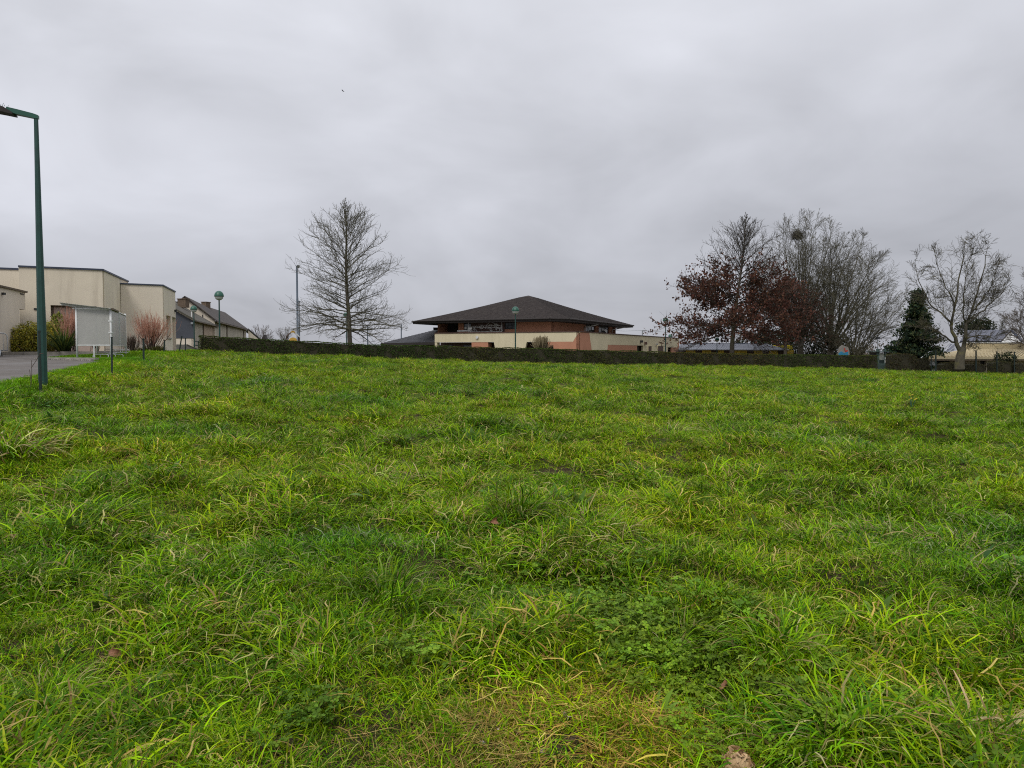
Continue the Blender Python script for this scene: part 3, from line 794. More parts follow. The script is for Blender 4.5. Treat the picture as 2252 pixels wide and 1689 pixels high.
# shingle courses: thin proud rows
mb = MB()
for i in range(8):
    a_, b_ = oct_[i], oct_[(i + 1) % 8]
    if i in (3, 4, 5): continue
    for t in np.arange(0.012, 0.93, 0.021):
        sag = -0.10 * math.sin(math.pi * t)
        P_ = lambda p, tt, dz: q(p * (1 - tt) + (ctr + (p - ctr).normalized() * rd * 0.3) * tt, zE + (ztop - zE) * tt - 0.10 * math.sin(math.pi * tt) + dz)
        mb.add([P_(a_, t, 0.035), P_(b_, t, 0.035), P_(b_, t + 0.021, 0.012), P_(a_, t + 0.021, 0.012)], [(0, 1, 2, 3)])
        mb.add([P_(a_, t, 0.035), P_(b_, t, 0.035), P_(b_, t, 0.004), P_(a_, t, 0.004)], [(0, 1, 2, 3)])
o_ = mb.build("shingle_course", M["shingle"], rf, CL); o_["kind"] = "stuff"
mb = MB()
mb.prism([q(p, zE - 0.30) for p in oct_], (0, 0, 0.296)); mb.build("soffit", M["soffit"], cb, CL)
mb = MB()
for j in range(8):
    a_, b_ = oct_[j], oct_[(j + 1) % 8]; d_ = (b_ - a_).normalized(); nrm = Vector((d_.y, -d_.x))
    if nrm.dot(a_ - ctr) < 0: nrm = -nrm
    mb.tube([q(a_ + nrm * 0.09, zE - 0.05), q(b_ + nrm * 0.09, zE - 0.05)], 0.085, 8)
mb.build("gutter", M["soffit"], cb, CL)
# lower hipped roof on the left
T_ = W(837, 755.3, 92); E_ = W(957, 752.5, 84.5); Rg = W(1003, 714.5, 92.5); T2_ = T_ + Vector((uR.x, uR.y, 0)) * 12; T2_.z = T_.z
Hq = W(1013, 731, 88.5)
lr = MB(); lr.add([T_, E_, Rg, T2_, Hq], [(0, 1, 2), (0, 2, 3), (1, 4, 2)])
lo_ = [p - Vector((0, 0, 0.02)) for p in (T_, E_, Rg, T2_)]
lrf = lr.build("lower_roof", M["slate"], cb, CL)
mb = MB()
for t in np.arange(0.0, 0.96, 0.045):
    a_, b_ = T_.lerp(Rg, t), E_.lerp(Rg, t); a2, b2 = T_.lerp(Rg, t + 0.045), E_.lerp(Rg, t + 0.045); up = Vector((0, 0, 0.045)); u2 = Vector((0, 0, 0.012))
    mb.add([a_ + up, b_ + up, b2 + u2, a2 + u2], [(0, 1, 2, 3)]); mb.add([a_ + up, b_ + up, b_, a_], [(0, 1, 2, 3)])
o_ = mb.build("shingle_course", M["slate"], lrf, CL); o_["kind"] = "stuff"
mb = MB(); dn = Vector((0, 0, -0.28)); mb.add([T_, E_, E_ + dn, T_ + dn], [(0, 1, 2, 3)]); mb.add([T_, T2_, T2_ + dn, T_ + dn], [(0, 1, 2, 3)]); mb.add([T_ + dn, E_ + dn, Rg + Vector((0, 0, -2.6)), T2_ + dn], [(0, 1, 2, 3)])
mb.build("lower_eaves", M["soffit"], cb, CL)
inl = Vector((0.9, 1.1, 0)); mb = MB()
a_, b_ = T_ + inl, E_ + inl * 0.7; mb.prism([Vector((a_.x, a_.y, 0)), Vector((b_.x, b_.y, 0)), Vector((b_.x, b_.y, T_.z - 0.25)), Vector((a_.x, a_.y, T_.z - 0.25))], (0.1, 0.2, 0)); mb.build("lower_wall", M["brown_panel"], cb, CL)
mb = MB(); mb.box(W(963, 723, 91), (1.0, 0.5, 0.3), -0.2); mb.build("roof_vent", M["soffit"], cb, CL)
MB().tube([W(977, 712, 89), W(977, 722, 89)], 0.06).build("vent_pipe", M["soffit"], cb, CL)

# ------------------------------------------------------------------ yellow building behind the trees
yb = thing("yellow_building", "long low yellow building with grey metal roof and brown shutters behind the hedge", "building", (32, 106, -1))
YL = yb.location
wy = Wall(pxy(1494, 104), pxy(1742, 104))
ze_, zy0 = 1.6 + 2.2 * 104 / FPX, -1.2
Yq = lambda px: wy.uv(px, 775)[0]
bands = [(1487, 1508.5, "brown_panel"), (1508.5, 1529, "yellow"), (1529, 1544.5, "brown_panel"), (1544.5, 1564, "yellow"), (1564, 1579.5, "brown_panel"), (1579.5, 1592, "yellow"), (1592, 1611, "brown_panel"), (1611, 1643, "yellow"), (1643, 1658, "brown_panel"), (1658, 1677, "yellow"), (1677, 1692, "brown_panel"), (1692, 1711, "yellow"), (1711, 1726, "brown_panel"), (1726, 1745, "yellow")]
for x0, x1, mt in bands:
    mb = MB(); wy.slab(mb, Yq(x0), Yq(x1), zy0, ze_, -0.25, 0.0 if mt == "yellow" else -0.09); mb.build("wall" if mt == "yellow" else "shutter", M[mt], yb, YL)
mb = MB(); e0, e1 = wy.pt(Yq(1490), ze_ + 0.02, 0.6), wy.pt(Yq(1733), ze_ - 0.05, 0.6); zt_ = 1.6 + 14.3 * 109 / FPX
s0_, s1_ = W(1496, 757.7, 109), W(1684, 757.7, 109)
mb.prism([e0, e1, s1_, s0_], (0, 0.02, 0.1)); rf = mb.build("roof", M["metal_roof"], yb, YL)
mb = MB()
for t in np.linspace(0.02, 0.98, 40):
    a_, b_ = e0.lerp(e1, t), s0_.lerp(s1_, t); mb.tube([a_ + Vector((0, 0, .11)), b_ + Vector((0, 0, .11))], 0.035, 4)
o_ = mb.build("roof_rib", M["metal_roof"], rf, YL); o_["kind"] = "stuff"
mb = MB(); mb.box((s0_ + s1_) / 2 + Vector((0, 0.1, 0.1)), ((s1_ - s0_).length, 0.3, 0.16)); mb.build("ridge_cap", M["navy_trim"], yb, YL)
mb = MB(); wz = Wall(pxy(1684, 109.4), pxy(1745, 109.4)); wz.poly(mb, [(1684, 790), (1745, 790), (1743, 758.8), (1684, 759.5)], -4, 0); mb.build("gable_wall", M["yellow_bright"], yb, YL)

# ------------------------------------------------------------------ right building
rb = thing("clubhouse", "beige low building with ribbed metal roof, solar panels and a white gable", "building", (46, 80, -0.8))
RL = rb.location
e0, e1, t1_, t0_ = W(2043, 783.8, 76), W(2330, 785.6, 76), W(2330, 768.4, 81), W(2117, 768.4, 81)
tl = W(2098, 775, 80.5)
mb = MB(); mb.prism([e0, e1, t1_, t0_, tl], (0, 0.03, -0.14)); rf = mb.build("roof", M["beige_metal"], rb, RL)
mb = MB()
for t in np.linspace(0.03, 0.97, 34):
    a_ = e0.lerp(e1, t); b_ = t0_.lerp(t1_, t) if t > 0.0 else t0_; mb.tube([a_ + Vector((0, 0, .03)), b_ + Vector((0, 0, .03))], 0.05, 4)
o_ = mb.build("roof_rib", M["beige_metal"], rf, RL); o_["kind"] = "stuff"
mb = MB(); mb.box((e0 + e1) / 2 + Vector((0, -0.04, -0.12)), ((e1 - e0).length, 0.1, 0.2)); mb.build("fascia", M["beige_metal"], rb, RL)
mb = MB(); mb.box((e0 + e1) / 2 + Vector((0, 0.02, -0.31)), ((e1 - e0).length, 0.16, 0.13)); mb.build("gutter", M["brown_trim"], rb, RL)
wu = Wall(pxy(2119, 81.2), pxy(2330, 81.2))
mb = MB(); wu.poly(mb, [(2119, 769.5), (2330, 769.5), (2330, 755), (2119, 755)], -0.3, 0); mb.build("upper_wall", M["beige_metal"], rb, RL)
mb = MB(); wu.poly(mb, [(2119, 754.8), (2330, 754.8), (2330, 752.6), (2119, 752.6)], -0.5, 0.06); mb.build("parapet", M["white_metal"], rb, RL)
g0, g1, g2, g3 = W(2110, 752.4, 86), W(2201, 752.4, 86), W(2224, 726.6, 92), W(2126, 728, 92)
mb = MB(); mb.prism([g0, g1, g2, g3], (0, 0.05, -0.1)); so = mb.build("solar_roof", M["slate"], rb, RL)
nc, nr = 6, 2
for i in range(nc):
    for j in range(nr):
        P_ = lambda u, v: g0.lerp(g1, u).lerp(g3.lerp(g2, u), v) + Vector((0, -0.03, 0.06))
        mb = MB(); mb.prism([P_((i + .02) / nc, (j + .03) / nr), P_((i + .98) / nc, (j + .03) / nr), P_((i + .98) / nc, (j + .97) / nr), P_((i + .02) / nc, (j + .97) / nr)], (0, 0, 0.04)); mb.build("solar_panel", M["solar"], so, RL)
mb = MB(); h0, h1, h2 = g1 + Vector((0.1, 0.1, -0.1)), W(2246, 752.5, 90), g2 + Vector((0, 0, -0.12)); mb.prism([h0, h1, h2], (-0.1, 0.3, 0)); mb.build("gable_wall", M["white_paint"], rb, RL)
mb = MB()
for dz in (0.5, 1.0, 1.5): a_ = h0.lerp(h2, dz / 3.2); b_ = h1.lerp(h2, dz / 3.2); mb.tube([a_ + Vector((0.05, -0.06, 0)), b_ + Vector((0.0, -0.06, 0))], 0.02, 4)
mb.build("board_joint", M["kerb"], rb, RL)
mb = MB(); mb.tube([g2 + Vector((0, 0, 0.0)), W(2247, 751, 90)], 0.16, 6); mb.tube([g3, g2], 0.12, 6); mb.build("verge", M["navy_trim"], rb, RL)
# second tilted panel field and stair behind the tree
mb = MB(); mb.prism([W(2081, 775, 82), W(2099, 770.5, 82), W(2099.5, 757, 85), W(2091, 757, 85)], (0, 0.1, 0.05)); mb.build("solar_panel", M["solar"], rb, RL)
# walls under the eaves
wv = Wall(pxy(2046, 77), pxy(2330, 77)); zlow = -1.6
Zq = lambda px: wv.uv(px, 800)[0]; zcl = 1.6 - 13.6 * 77 / FPX - 0.2
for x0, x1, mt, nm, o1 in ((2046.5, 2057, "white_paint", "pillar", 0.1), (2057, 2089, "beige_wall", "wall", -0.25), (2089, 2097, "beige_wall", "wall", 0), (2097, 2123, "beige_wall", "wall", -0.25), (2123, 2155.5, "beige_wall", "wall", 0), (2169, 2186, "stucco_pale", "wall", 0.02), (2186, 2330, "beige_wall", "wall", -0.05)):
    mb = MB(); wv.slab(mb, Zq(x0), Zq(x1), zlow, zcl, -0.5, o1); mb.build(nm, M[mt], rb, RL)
for x0, x1, y0, y1, mt in ((2059, 2088, 794, 807, "glass_blue"), (2098, 2110, 793, 798, "brown_panel"), (2112, 2122, 793, 798, "brown_panel")):
    mb = MB(); wv.rect(mb, x0, x1, y0, y1, -0.246, -0.2); f = mb.build("window", M["win_frame"], rb, RL)
    mb = MB(); wv.rect(mb, x0 + 1.5, x1 - 1.5, y0 + 1.2, y1 - 1, -0.198, -0.19); mb.build("pane", M[mt], f, RL)
mb = MB(); wv.slab(mb, Zq(2155.6), Zq(2168.9), zlow, zcl, -0.5, -0.3); mb.build("door", M["door_dark"], rb, RL)
rr = thing("stair_railing", "galvanised handrails of an outside stair beside the beige clubhouse", "railing", (43, 78, -0.5))
for a_, b_ in (((2023, 789, 77), (2044, 773.7, 77)), ((2044, 773.7, 77), (2093, 773.7, 79)), ((2030, 789, 77), (2045, 778, 77)), ((2045, 778, 77), (2090, 777.5, 79)), ((2062, 780.5, 78.5), (2089, 754.5, 82)), ((2071, 779.5, 78.5), (2097, 757, 82)), ((2079, 779, 78.5), (2100, 764, 82))):
    MB().tube([W(*a_), W(*b_)], 0.055, 6).build("handrail", M["galv"], rr, rr.location)
for px in (2044.5, 2060, 2075): MB().tube([W(px, 773.7, 77.5), W(px, 784, 77.5)], 0.05, 6).build("post", M["galv"], rr, rr.location)

# ------------------------------------------------------------------ street furniture
sl = thing("street_lamp", "tall dark green street lamp with flat LED head at the left edge", "street lamp", (0, 0, 0))
base = Vector(pxy(94, 17)); zb_ = float(P2(np.array(17.0))) - 0.02
sl.location = (base.x, base.y, zb_); zt_ = 1.6 + 508 * 17 / FPX - zb_
mb = MB(); k = 8
prof = [(0.094, -0.15), (0.092, 1.2), (0.070, 3.2), (0.043, zt_)]
mb.lathe(prof, (0, 0, 0), 8); mb.build("pole", M["green_paint"], sl)
mb = MB(); ad = Vector((-0.97, -0.22, 0.11))
sec = lambda s, wd, zt, zl: [Vector((0, 0, zt_)) + ad * s + Vector((-ad.y, ad.x, 0)).normalized() * (sx * wd) + Vector((0, 0, zz)) for sx, zz in ((-1, zl), (1, zl), (1, zt), (-1, zt))]
st = [sec(-0.05, 0.045, 0.03, -0.045), sec(0.05, 0.055, 0.05, -0.05), sec(0.35, 0.085, 0.075, -0.03), sec(0.55, 0.11, 0.085, -0.015)]
mb.add([p for s_ in st for p in s_], [(0, 1, 2, 3), (12, 15, 14, 13)] + [(i * 4 + j, i * 4 + (j + 1) % 4, (i + 1) * 4 + (j + 1) % 4, (i + 1) * 4 + j) for i in range(3) for j in range(4)])
mb.build("arm", M["green_paint_light"], sl)
mb = MB(); st = [sec(0.42, 0.15, -0.022, -0.06), sec(0.60, 0.17, 0.07, -0.045), sec(1.2, 0.17, 0.05, -0.03), sec(1.35, 0.12, 0.03, -0.02)]
mb.add([p for s_ in st for p in s_], [(0, 1, 2, 3), (12, 15, 14, 13)] + [(i * 4 + j, i * 4 + (j + 1) % 4, (i + 1) * 4 + (j + 1) % 4, (i + 1) * 4 + j) for i in range(3) for j in range(4)])
mb.build("lamp_head", M["soffit"], sl)
mb = MB()
for s_ in np.linspace(0.62, 1.2, 9):
    for sx in (-.08, .08): p = Vector((0, 0, zt_ + 0.07)) + ad * s_ + Vector((0, sx, 0)); mb.tube([p, p + Vector((0.03, 0.01, 0.09))], 0.005, 3)
o_ = mb.build("bird_spikes", M["green_paint"], sl); o_["kind"] = "stuff"

mp = thing("park_lamp", "large mushroom lamp with green dome standing behind the left end of the hedge", "street lamp", (0, 0, 0), group="green mushroom lamps around the school")
MB().lathe([(0.09, -0.6), (0.085, 0.0), (0.07, 1.0), (0.055, 4.35)], (0, 0, 0), 10).build("pole", M["green_paint"], mp, smooth=True)
MB().lathe([(0.05, 4.32), (0.12, 4.34), (0.12, 4.44), (0.05, 4.46)], (0, 0, 0), 10).build("collar", M["green_paint"], mp)
MB().lathe([(0.0, 5.02), (0.13, 5.0), (0.25, 4.92), (0.34, 4.78), (0.385, 4.6), (0.39, 4.55), (0.36, 4.54), (0.0, 4.6)], (0, 0, 0), 22).build("lamp_dome", M["green_paint_light"], mp, smooth=True)
MB().lathe([(0.34, 4.538), (0.30, 4.38), (0.18, 4.27), (0.06, 4.24)], (0, 0, 0), 22).build("lamp_bowl", M["lamp_globe"], mp, smooth=True)


def put(proto, px, d, ztopy=None, label=None, sc=1.0, hgt=5.02, first=False, base=None):
    o = proto if first else copy_tree(proto)
    p = W(px, ztopy, d)
    o.location = (p.x, p.y, p.z - hgt * sc); o.scale = (sc, sc, sc)
    if label: o["label"] = label
    return o


put(mp, 481.5, 63, 639.5, first=True)
put(mp, 426, 66, 672, "smaller green mushroom lamp standing in front of the blue-grey cladding", 0.76)
put(mp, 1133.5, 72, 674, "green mushroom lamp with cream bowl in front of the dark pyramid roof", 0.92)
put(mp, 1464, 87, 698, "green mushroom lamp in front of the school's right wall, beside the brown-leaved oak", 0.86)
put(mp, 761.5, 90, 687, "mushroom lamp hidden in the lower branches left of the bare oak's trunk", 0.9)
put(mp, 1474, 135, 735, "tiny distant green lamp showing just above the school's right parapet", 0.9)
put(mp, 1577, 92, 742, "green mushroom lamp before the yellow building, left of the brown-leaved oak's trunk", 0.7)

fm = thing("floodlight_mast", "tall slim grey floodlight mast left of the bare oak", "mast", tuple(pxy(655.5, 100)) + (0.0,))
ft = 1.6 + 186 * 100 / FPX
MB().lathe([(0.17, 0.0), (0.16, 3.0), (0.145, 3.02), (0.12, ft)], (fm.location.x, fm.location.y, 0), 10).build("pole", M["grey_mast"], fm, fm.location, smooth=True)
for sx in (0.15,): mb = MB(); mb.box((fm.location.x + 0.17, fm.location.y, ft - 0.05), (0.38, 0.3, 0.4), 0.3, 0.4); mb.build("floodlight", M["galv"], fm, fm.location, bevel=0.04)
fm2 = thing("thin_mast", "thin secondary grey pole right beside the floodlight mast", "mast", tuple(pxy(659.5, 101)) + (0.0,))
MB().lathe([(0.09, 0), (0.06, 1.6 + 108 * 101 / FPX)], (fm2.location.x, fm2.location.y, 0), 8).build("pole", M["grey_mast"], fm2, fm2.location)
MB().box((fm2.location.x, fm2.location.y, 1.6 + 108 * 101 / FPX), (0.3, 0.3, 0.2)).build("cap", M["grey_mast"], fm2, fm2.location)
for px, pt, nm in ((808.5, 716, "slim steel net pole with a diagonal stay right of the bare oak"), (882.5, 713, "slim steel net pole rising beside the left tip of the low roof")):
    tp = thing("net_pole", nm, "pole", (*pxy(px, 104), 0.2), group="net poles behind the bare oak")
    MB().tube([(tp.location.x, tp.location.y, 0.2), W(px, pt, 104)], 0.08, 6).build("pole", M["grey_mast"], tp, tp.location)
    if px < 850: MB().tube([W(px + 0.5, pt + 16, 104), W(825, 757, 103)], 0.03, 4).build("stay", M["grey_mast"], tp, tp.location)
wl_ = thing("wire_pole", "pole carrying a thin wire behind the school's right parapet", "pole", (*pxy(1413, 140), 0))
MB().tube([(wl_.location.x, 140, 0), W(1413, 726, 140)], 0.13, 6).build("pole", M["galv"], wl_, wl_.location)
mb = MB(); mb.tube([W(1330, 724.5, 140), W(1372, 728, 140), W(1413, 726.5, 140)], 0.035, 4); mb.tube([W(1413, 726.5, 140), W(1440, 728.6, 140), W(1475, 731, 140)], 0.035, 4); mb.build("wire", M["galv"], wl_, wl_.location)

# fence posts along the field edge
posts = [(89.0, 850, 730, 16.0, 0.0, "nearest field post, standing against the foot of the tall street lamp"), (246, 829, 743, 23.6, 0.02, "field post in front of the shelter's white corner"), (316.5, 808, 746, 32.9, 0.0, "field post before the coral twig bush"), (360, 792, 749, 42, 0.06, "slightly leaning field post right of the coral twig bush"), (391, 783, 740.5, 50, 0.22, "steeply leaning field post before the ramp wall"), (408, 776, 744.5, 58, 0.01, "farthest field post, upright in front of the ramp wall")]
for px, yb_, yt_, d, lean, lab in posts:
    b = W(px, yb_, d); t = W(px, yt_, d); t.x = b.x + (t.z - b.z) * lean
    fp = thing("fence_post", lab, "post", tuple(b), group="green steel posts along the field edge")
    r_ = 0.027 if d < 30 else 0.04
    mb = MB(); mb.tube([b - Vector((0, 0, 0.3)), t], r_, 6); mb.build("post", M["post_green"], fp, b)
    mb = MB(); mb.tube([t, t + Vector((0, 0, 0.03))], r_ * 1.3, 6); mb.build("cap", M["post_green"], fp, b)

# crowd barrier at the left edge
cbp = W(10, 786, 36.5)
zg_ = float(P2(np.array(36.5))) + 0.02
br = thing("crowd_barrier", "grey steel crowd barrier cut off by the left edge", "barrier", (cbp.x, cbp.y, zg_))
bw = Wall(pxy(-70, 35.4), pxy(17.5, 36.6))
z0_, z1_ = zg_ + 0.28, zg_ + 1.1
mb = MB(); mb.tube([bw.pt(0, z0_), bw.pt(bw.len, z0_), bw.pt(bw.len, z1_ - 0.14), bw.pt(bw.len - 0.05, z1_ - 0.05), bw.pt(bw.len - 0.14, z1_), bw.pt(0, z1_)], 0.024, 8); mb.build("frame", M["galv"], br, br.location, smooth=True)
for i in range(1, 15):
    MB().tube([bw.pt(bw.len - i * 0.165, z0_), bw.pt(bw.len - i * 0.165, z1_)], 0.010, 6).build("bar", M["galv"], br, br.location)
for uu in (bw.len - 0.3, bw.len - 1.7):
    mb = MB(); p = bw.pt(uu, z0_); mb.tube([p + Vector((-0.12, 0.3, -0.27)), p + Vector((-0.05, 0.15, -0.1)), p, p + Vector((0.1, -0.15, -0.08)), p + Vector((0.2, -0.32, -0.27))], 0.028, 8); mb.build("foot", M["galv"], br, br.location, smooth=True)

# bicycle shelter
zS = 1.255
s0v, s1v, s2v = Vector(pxy(170.5, 33)), Vector(pxy(245.5, 33.2)), Vector(pxy(277.5, 39.2))
bs = thing("bike_shelter", "white-framed bicycle shelter with cloudy plastic panels on the grass verge", "shelter", (s1v.x, s1v.y, zS))
SLc = bs.location
sa = (s2v - s1v).normalized()
s3v = s0v + sa * (s2v - s1v).length
zR = 1.6 + 97 * 33 / FPX
corner = ((s0v, "post"), (s1v, "post"), (s2v, "post"), (s3v, "post"))
for p, nm in corner:
    top = zR if p is not s1v else zR - 0.12
    mb = MB(); mb.tube([q(p, zS - 0.25), q(p, top)], 0.045, 10); mb.build(nm, M["white_metal"], bs, SLc, smooth=True)
pm = s0v.lerp(s1v, 0.5); ws0 = Wall(s0v, s1v); ws1 = Wall(s1v, s2v)
zp0, zp1 = 1.6 + 13 * 33 / FPX, 1.6 + 90.5 * 33 / FPX
mb = MB(); mb.tube([q(pm, zS - 0.2), q(pm, zp0)], 0.035, 8); mb.build("post", M["white_metal"], bs, SLc)
for zz, r_ in ((zp0 - 0.01, 0.03), (zp1 + 0.04, 0.045)):
    mb = MB(); mb.tube([q(s0v, zz), q(s1v, zz)], r_, 8); mb.build("rail", M["white_metal"], bs, SLc)
    mb = MB(); mb.tube([q(s1v, zz), q(s2v, zz)], r_ * 0.7, 8); mb.build("rail", M["white_metal"], bs, SLc)
mb = MB(); ws0.slab(mb, 0.05, ws0.len - 0.06, zp0 + 0.02, zp1, 0.0, 0.012); mb.build("panel", M["polycarb"], bs, SLc)
hl = ws1.len / 2
for i in range(2):
    mb = MB(); ws1.slab(mb, 0.06 + i * hl, (i + 1) * hl - 0.03, zp0 + 0.02, zp1 - 0.02, 0.02, 0.032); mb.build("panel", M["polycarb"], bs, SLc)
mb = MB(); ws1.slab(mb, hl - 0.05, hl + 0.02, zp0, zp1, 0.033, 0.06); mb.build("joint_strip", M["white_metal"], bs, SLc)
for zz in (zp0 + 0.55, zp0 + 1.05):
    mb = MB(); mb.box(q(s1v, zz), (0.15, 0.12, 0.06)); mb.build("clamp", M["white_metal"], bs, SLc)
# roof: corrugated sheet falling towards the back wall
out_ = (s0v - s1v).normalized()
rA, rB = s1v - out_ * 0.05 - sa * 0.25, s2v - out_ * 0.05 + sa * 0.25
rC, rD = s3v + out_ * 0.62 + sa * 0.25, s0v + out_ * 0.62 - sa * 0.25
zf, zr2 = zR - 0.10, zR + 0.14
mb = MB(); nw = 48; vs_ = []; fs_ = []
for i in range(nw + 1):
    t = i / nw; a_, b_ = rA.lerp(rB, t), rD.lerp(rC, t); dz = 0.018 * math.cos(i * math.pi)
    vs_ += [q(a_, zf + dz), q(b_, zr2 + dz), q(b_, zr2 + dz + 0.012), q(a_, zf + dz + 0.012)]
for i in range(nw):
    o_ = i * 4
    fs_ += [(o_ + j, o_ + (j + 1) % 4, o_ + 4 + (j + 1) % 4, o_ + 4 + j) for j in range(4)]
fs_ += [(0, 1, 2, 3), (nw * 4 + 3, nw * 4 + 2, nw * 4 + 1, nw * 4)]
mb.add(vs_, fs_); mb.build("roof", M["polycarb"], bs, SLc)
mb = MB()
for t in (0.04, 0.5, 0.96): a_, b_ = rA.lerp(rB, t), rD.lerp(rC, t); mb.tube([q(a_, zf - 0.05), q(b_, zr2 - 0.05)], 0.028, 6)
mb.build("rafter", M["white_metal"], bs, SLc)
mb = MB(); ws1.slab(mb, -0.1, 2.3, zf - 0.02, zf + 0.05, 0.03, 0.12); mb.build("roof_edge_strip", M["brown_trim"], bs, SLc)
# wheel loops of the cycle rack
ck = thing("bike_rack", "galvanised looped bicycle rack under the shelter", "bike rack", tuple(W(232, 790, 33.4)))
ck.location.z = zS
rk = Wall(pxy(205, 33.35), pxy(259, 33.45))
def loop(u0, u1, z0, z1, off):
    r_ = (z1 - z0) / 2; pts = []
    for i in range(9): a = math.pi / 2 + math.pi * i / 8; pts.append(rk.pt(u0 + r_ + math.cos(a) * r_, z0 + r_ + math.sin(a) * r_, off))
    for i in range(9): a = -math.pi / 2 + math.pi * i / 8; pts.append(rk.pt(u1 - r_ + math.cos(a) * r_, z0 + r_ + math.sin(a) * r_, off))
    pts.append(pts[0]); return pts
for (u0, u1, z0, z1, off) in ((0.0, 0.66, 0.04, 0.2, 0.0), (0.2, 0.85, 0.05, 0.2, -0.25), (0.42, 1.07, 0.04, 0.2, -0.5), (0.12, 0.6, 0.27, 0.43, -0.9), (0.35, 0.8, 0.27, 0.43, -1.15), (0.6, 0.98, 0.27, 0.43, -1.4)):
    MB().tube(loop(u0, u1, zS + z0, zS + z1, off), 0.014, 6, cap=False).build("wheel_loop", M["white_metal"], ck, ck.location, smooth=True)
mb = MB(); mb.tube([rk.pt(0.55, zS + 0.03, 0.1), rk.pt(0.55, zS + 0.03, -1.5)], 0.02, 6); mb.tube([rk.pt(0.55, zS + 0.2, 0.0), rk.pt(0.55, zS + 0.27, -1.4)], 0.016, 6); mb.build("base_bar", M["white_metal"], ck, ck.location)

# playground house
ph = thing("play_house", "small yellow and brown playground house roof behind the hedge", "play house", tuple(W(645, 760, 76)))
d_ = 76
mb = MB(); mb.prism([W(628, 739.5, d_), W(629.5, 741, d_), W(640.5, 731.5, d_), W(640, 729.5, d_)], (-0.39, 1.35, 0)); mb.build("roof", M["play_brown"], ph, ph.location)
mb = MB(); mb.prism([W(659.5, 740.5, d_), W(658.8, 742, d_), W(647, 731.5, d_), W(647.5, 729.5, d_)], (-0.41, 1.35, 0)); mb.build("roof", M["white_paint"], ph, ph.location)
mb = MB(); mb.prism([W(638.5, 731.5, d_ - .05), W(649.5, 731.5, d_ - .05), W(645.5, 727, d_ - .05), W(642, 727, d_ - .05)], (0, 0.12, 0)); mb.build("gable_board", M["play_yellow"], ph, ph.location)
ar = [W(644 + 9 * math.cos(a), 750 - 8 * math.sin(a), d_ - .1) for a in np.linspace(0, math.pi, 11)]
mb = MB(); mb.prism([W(636 - 1, 756, d_ - .1)] + ar[::-1] + [W(654, 756, d_ - .1)], (0, 0.1, 0)); mb.build("arch_panel", M["play_yellow"], ph, ph.location)
for px in (631, 633.5, 656.5, 658): MB().tube([W(px, 740, d_ + (0.2 if px in (631, 658) else 1.2)), W(px, 765, d_ + (0.2 if px in (631, 658) else 1.2))], 0.045, 6).build("post", M["play_brown"], ph, ph.location)
hk = thing("black_gable", "small black pointed roof peeping over the hedge left of the play house", "roof", tuple(W(580, 760, 80)))
mb = MB(); mb.prism([W(573, 760, 79), W(586, 760, 79), W(584, 744.5, 79), W(581.2, 739.5, 79), W(580.9, 736.5, 79), W(579, 736.5, 79), W(578.7, 739.5, 79), W(575, 744.5, 79)], (0, 0.8, 0)); mb.build("roof", M["soffit"], hk, hk.location)

# painted panel, kiosk and gate right of the big trees
ps = thing("painted_panel", "white cut-out panel with blue waves and a red boat between the big trunks", "panel", tuple(W(1857, 790, 84)))
d_ = 84
mb = MB(); mb.prism([W(1843, 790, d_), W(1869, 790, d_), W(1868, 772, d_), W(1865, 763, d_), W(1858, 761, d_), W(1852, 758.5, d_), W(1846, 763, d_), W(1842.5, 772, d_)], (0, 0.06, 0)); mb.build("board", M["concrete"], ps, ps.location)
wv_ = [W(1844 + i * 2.4, 774.5 + 2.0 * math.cos(i * 1.15), d_ - 0.02) for i in range(10)] + [W(1866, 790, d_ - .02), W(1845, 790, d_ - .02)]
mb = MB(); mb.prism(wv_, (0, 0.018, 0)); mb.build("wave", M["sign_blue"], ps, ps.location)
mb = MB(); mb.prism([W(1857, 770, d_ - .025), W(1865, 770, d_ - .025), W(1863.5, 774, d_ - .025), W(1858.5, 774, d_ - .025)], (0, 0.02, 0)); mb.prism([W(1856, 766, d_ - .025), W(1858.5, 765, d_ - .025), W(1859, 769.5, d_ - .025), W(1856.5, 769.5, d_ - .025)], (0, 0.02, 0)); mb.build("boat", M["sign_red"], ps, ps.location)
kg = thing("green_kiosk", "grey-green metal kiosk with a large glass pane behind the gate", "kiosk", tuple(W(1930, 800, 79)))
d_ = 79
for px in (1928.5, 1932, 1946): MB().box(W(px, 784, d_), (0.13, 0.13, 1.6)).build("post", M["green_metal"], kg, kg.location)
mb = MB(); mb.prism([W(1933, 774, d_), W(1945, 774, d_), W(1945, 791.5, d_), W(1933, 791.5, d_)], (0, 0.03, 0)); mb.build("pane", M["pane"], kg, kg.location)
mb = MB(); mb.prism([W(1919, 774.5, d_), W(1927.5, 774.5, d_), W(1927.5, 783, d_), W(1919, 783, d_)], (0, 0.6, 0)); mb.build("hatch", M["soffit"], kg, kg.location)
mb = MB(); mb.prism([W(1916, 792, d_), W(1947, 792, d_), W(1947, 812, d_), W(1916, 812, d_)], (0, 0.9, 0)); mb.build("base_panel", M["post_green"], kg, kg.location)
mb = MB(); mb.box(W(1931, 772.5, d_ + .4), (1.7, 1.4, 0.09)); mb.build("roof", M["green_metal"], kg, kg.location)
nb = thing("notice_board", "small white notice board on the green gate", "sign", tuple(W(1948.5, 810, 76)))
mb = MB(); mb.box(W(1949, 792.5, 76), (0.3, 0.05, 0.62)); mb.build("board", M["white_paint"], nb, nb.location)
mb = MB()
for dx in (-.17, .17): p = W(1949, 792.5, 76) + Vector((dx, 0, 0)); mb.box(p, (0.03, 0.07, 0.68))
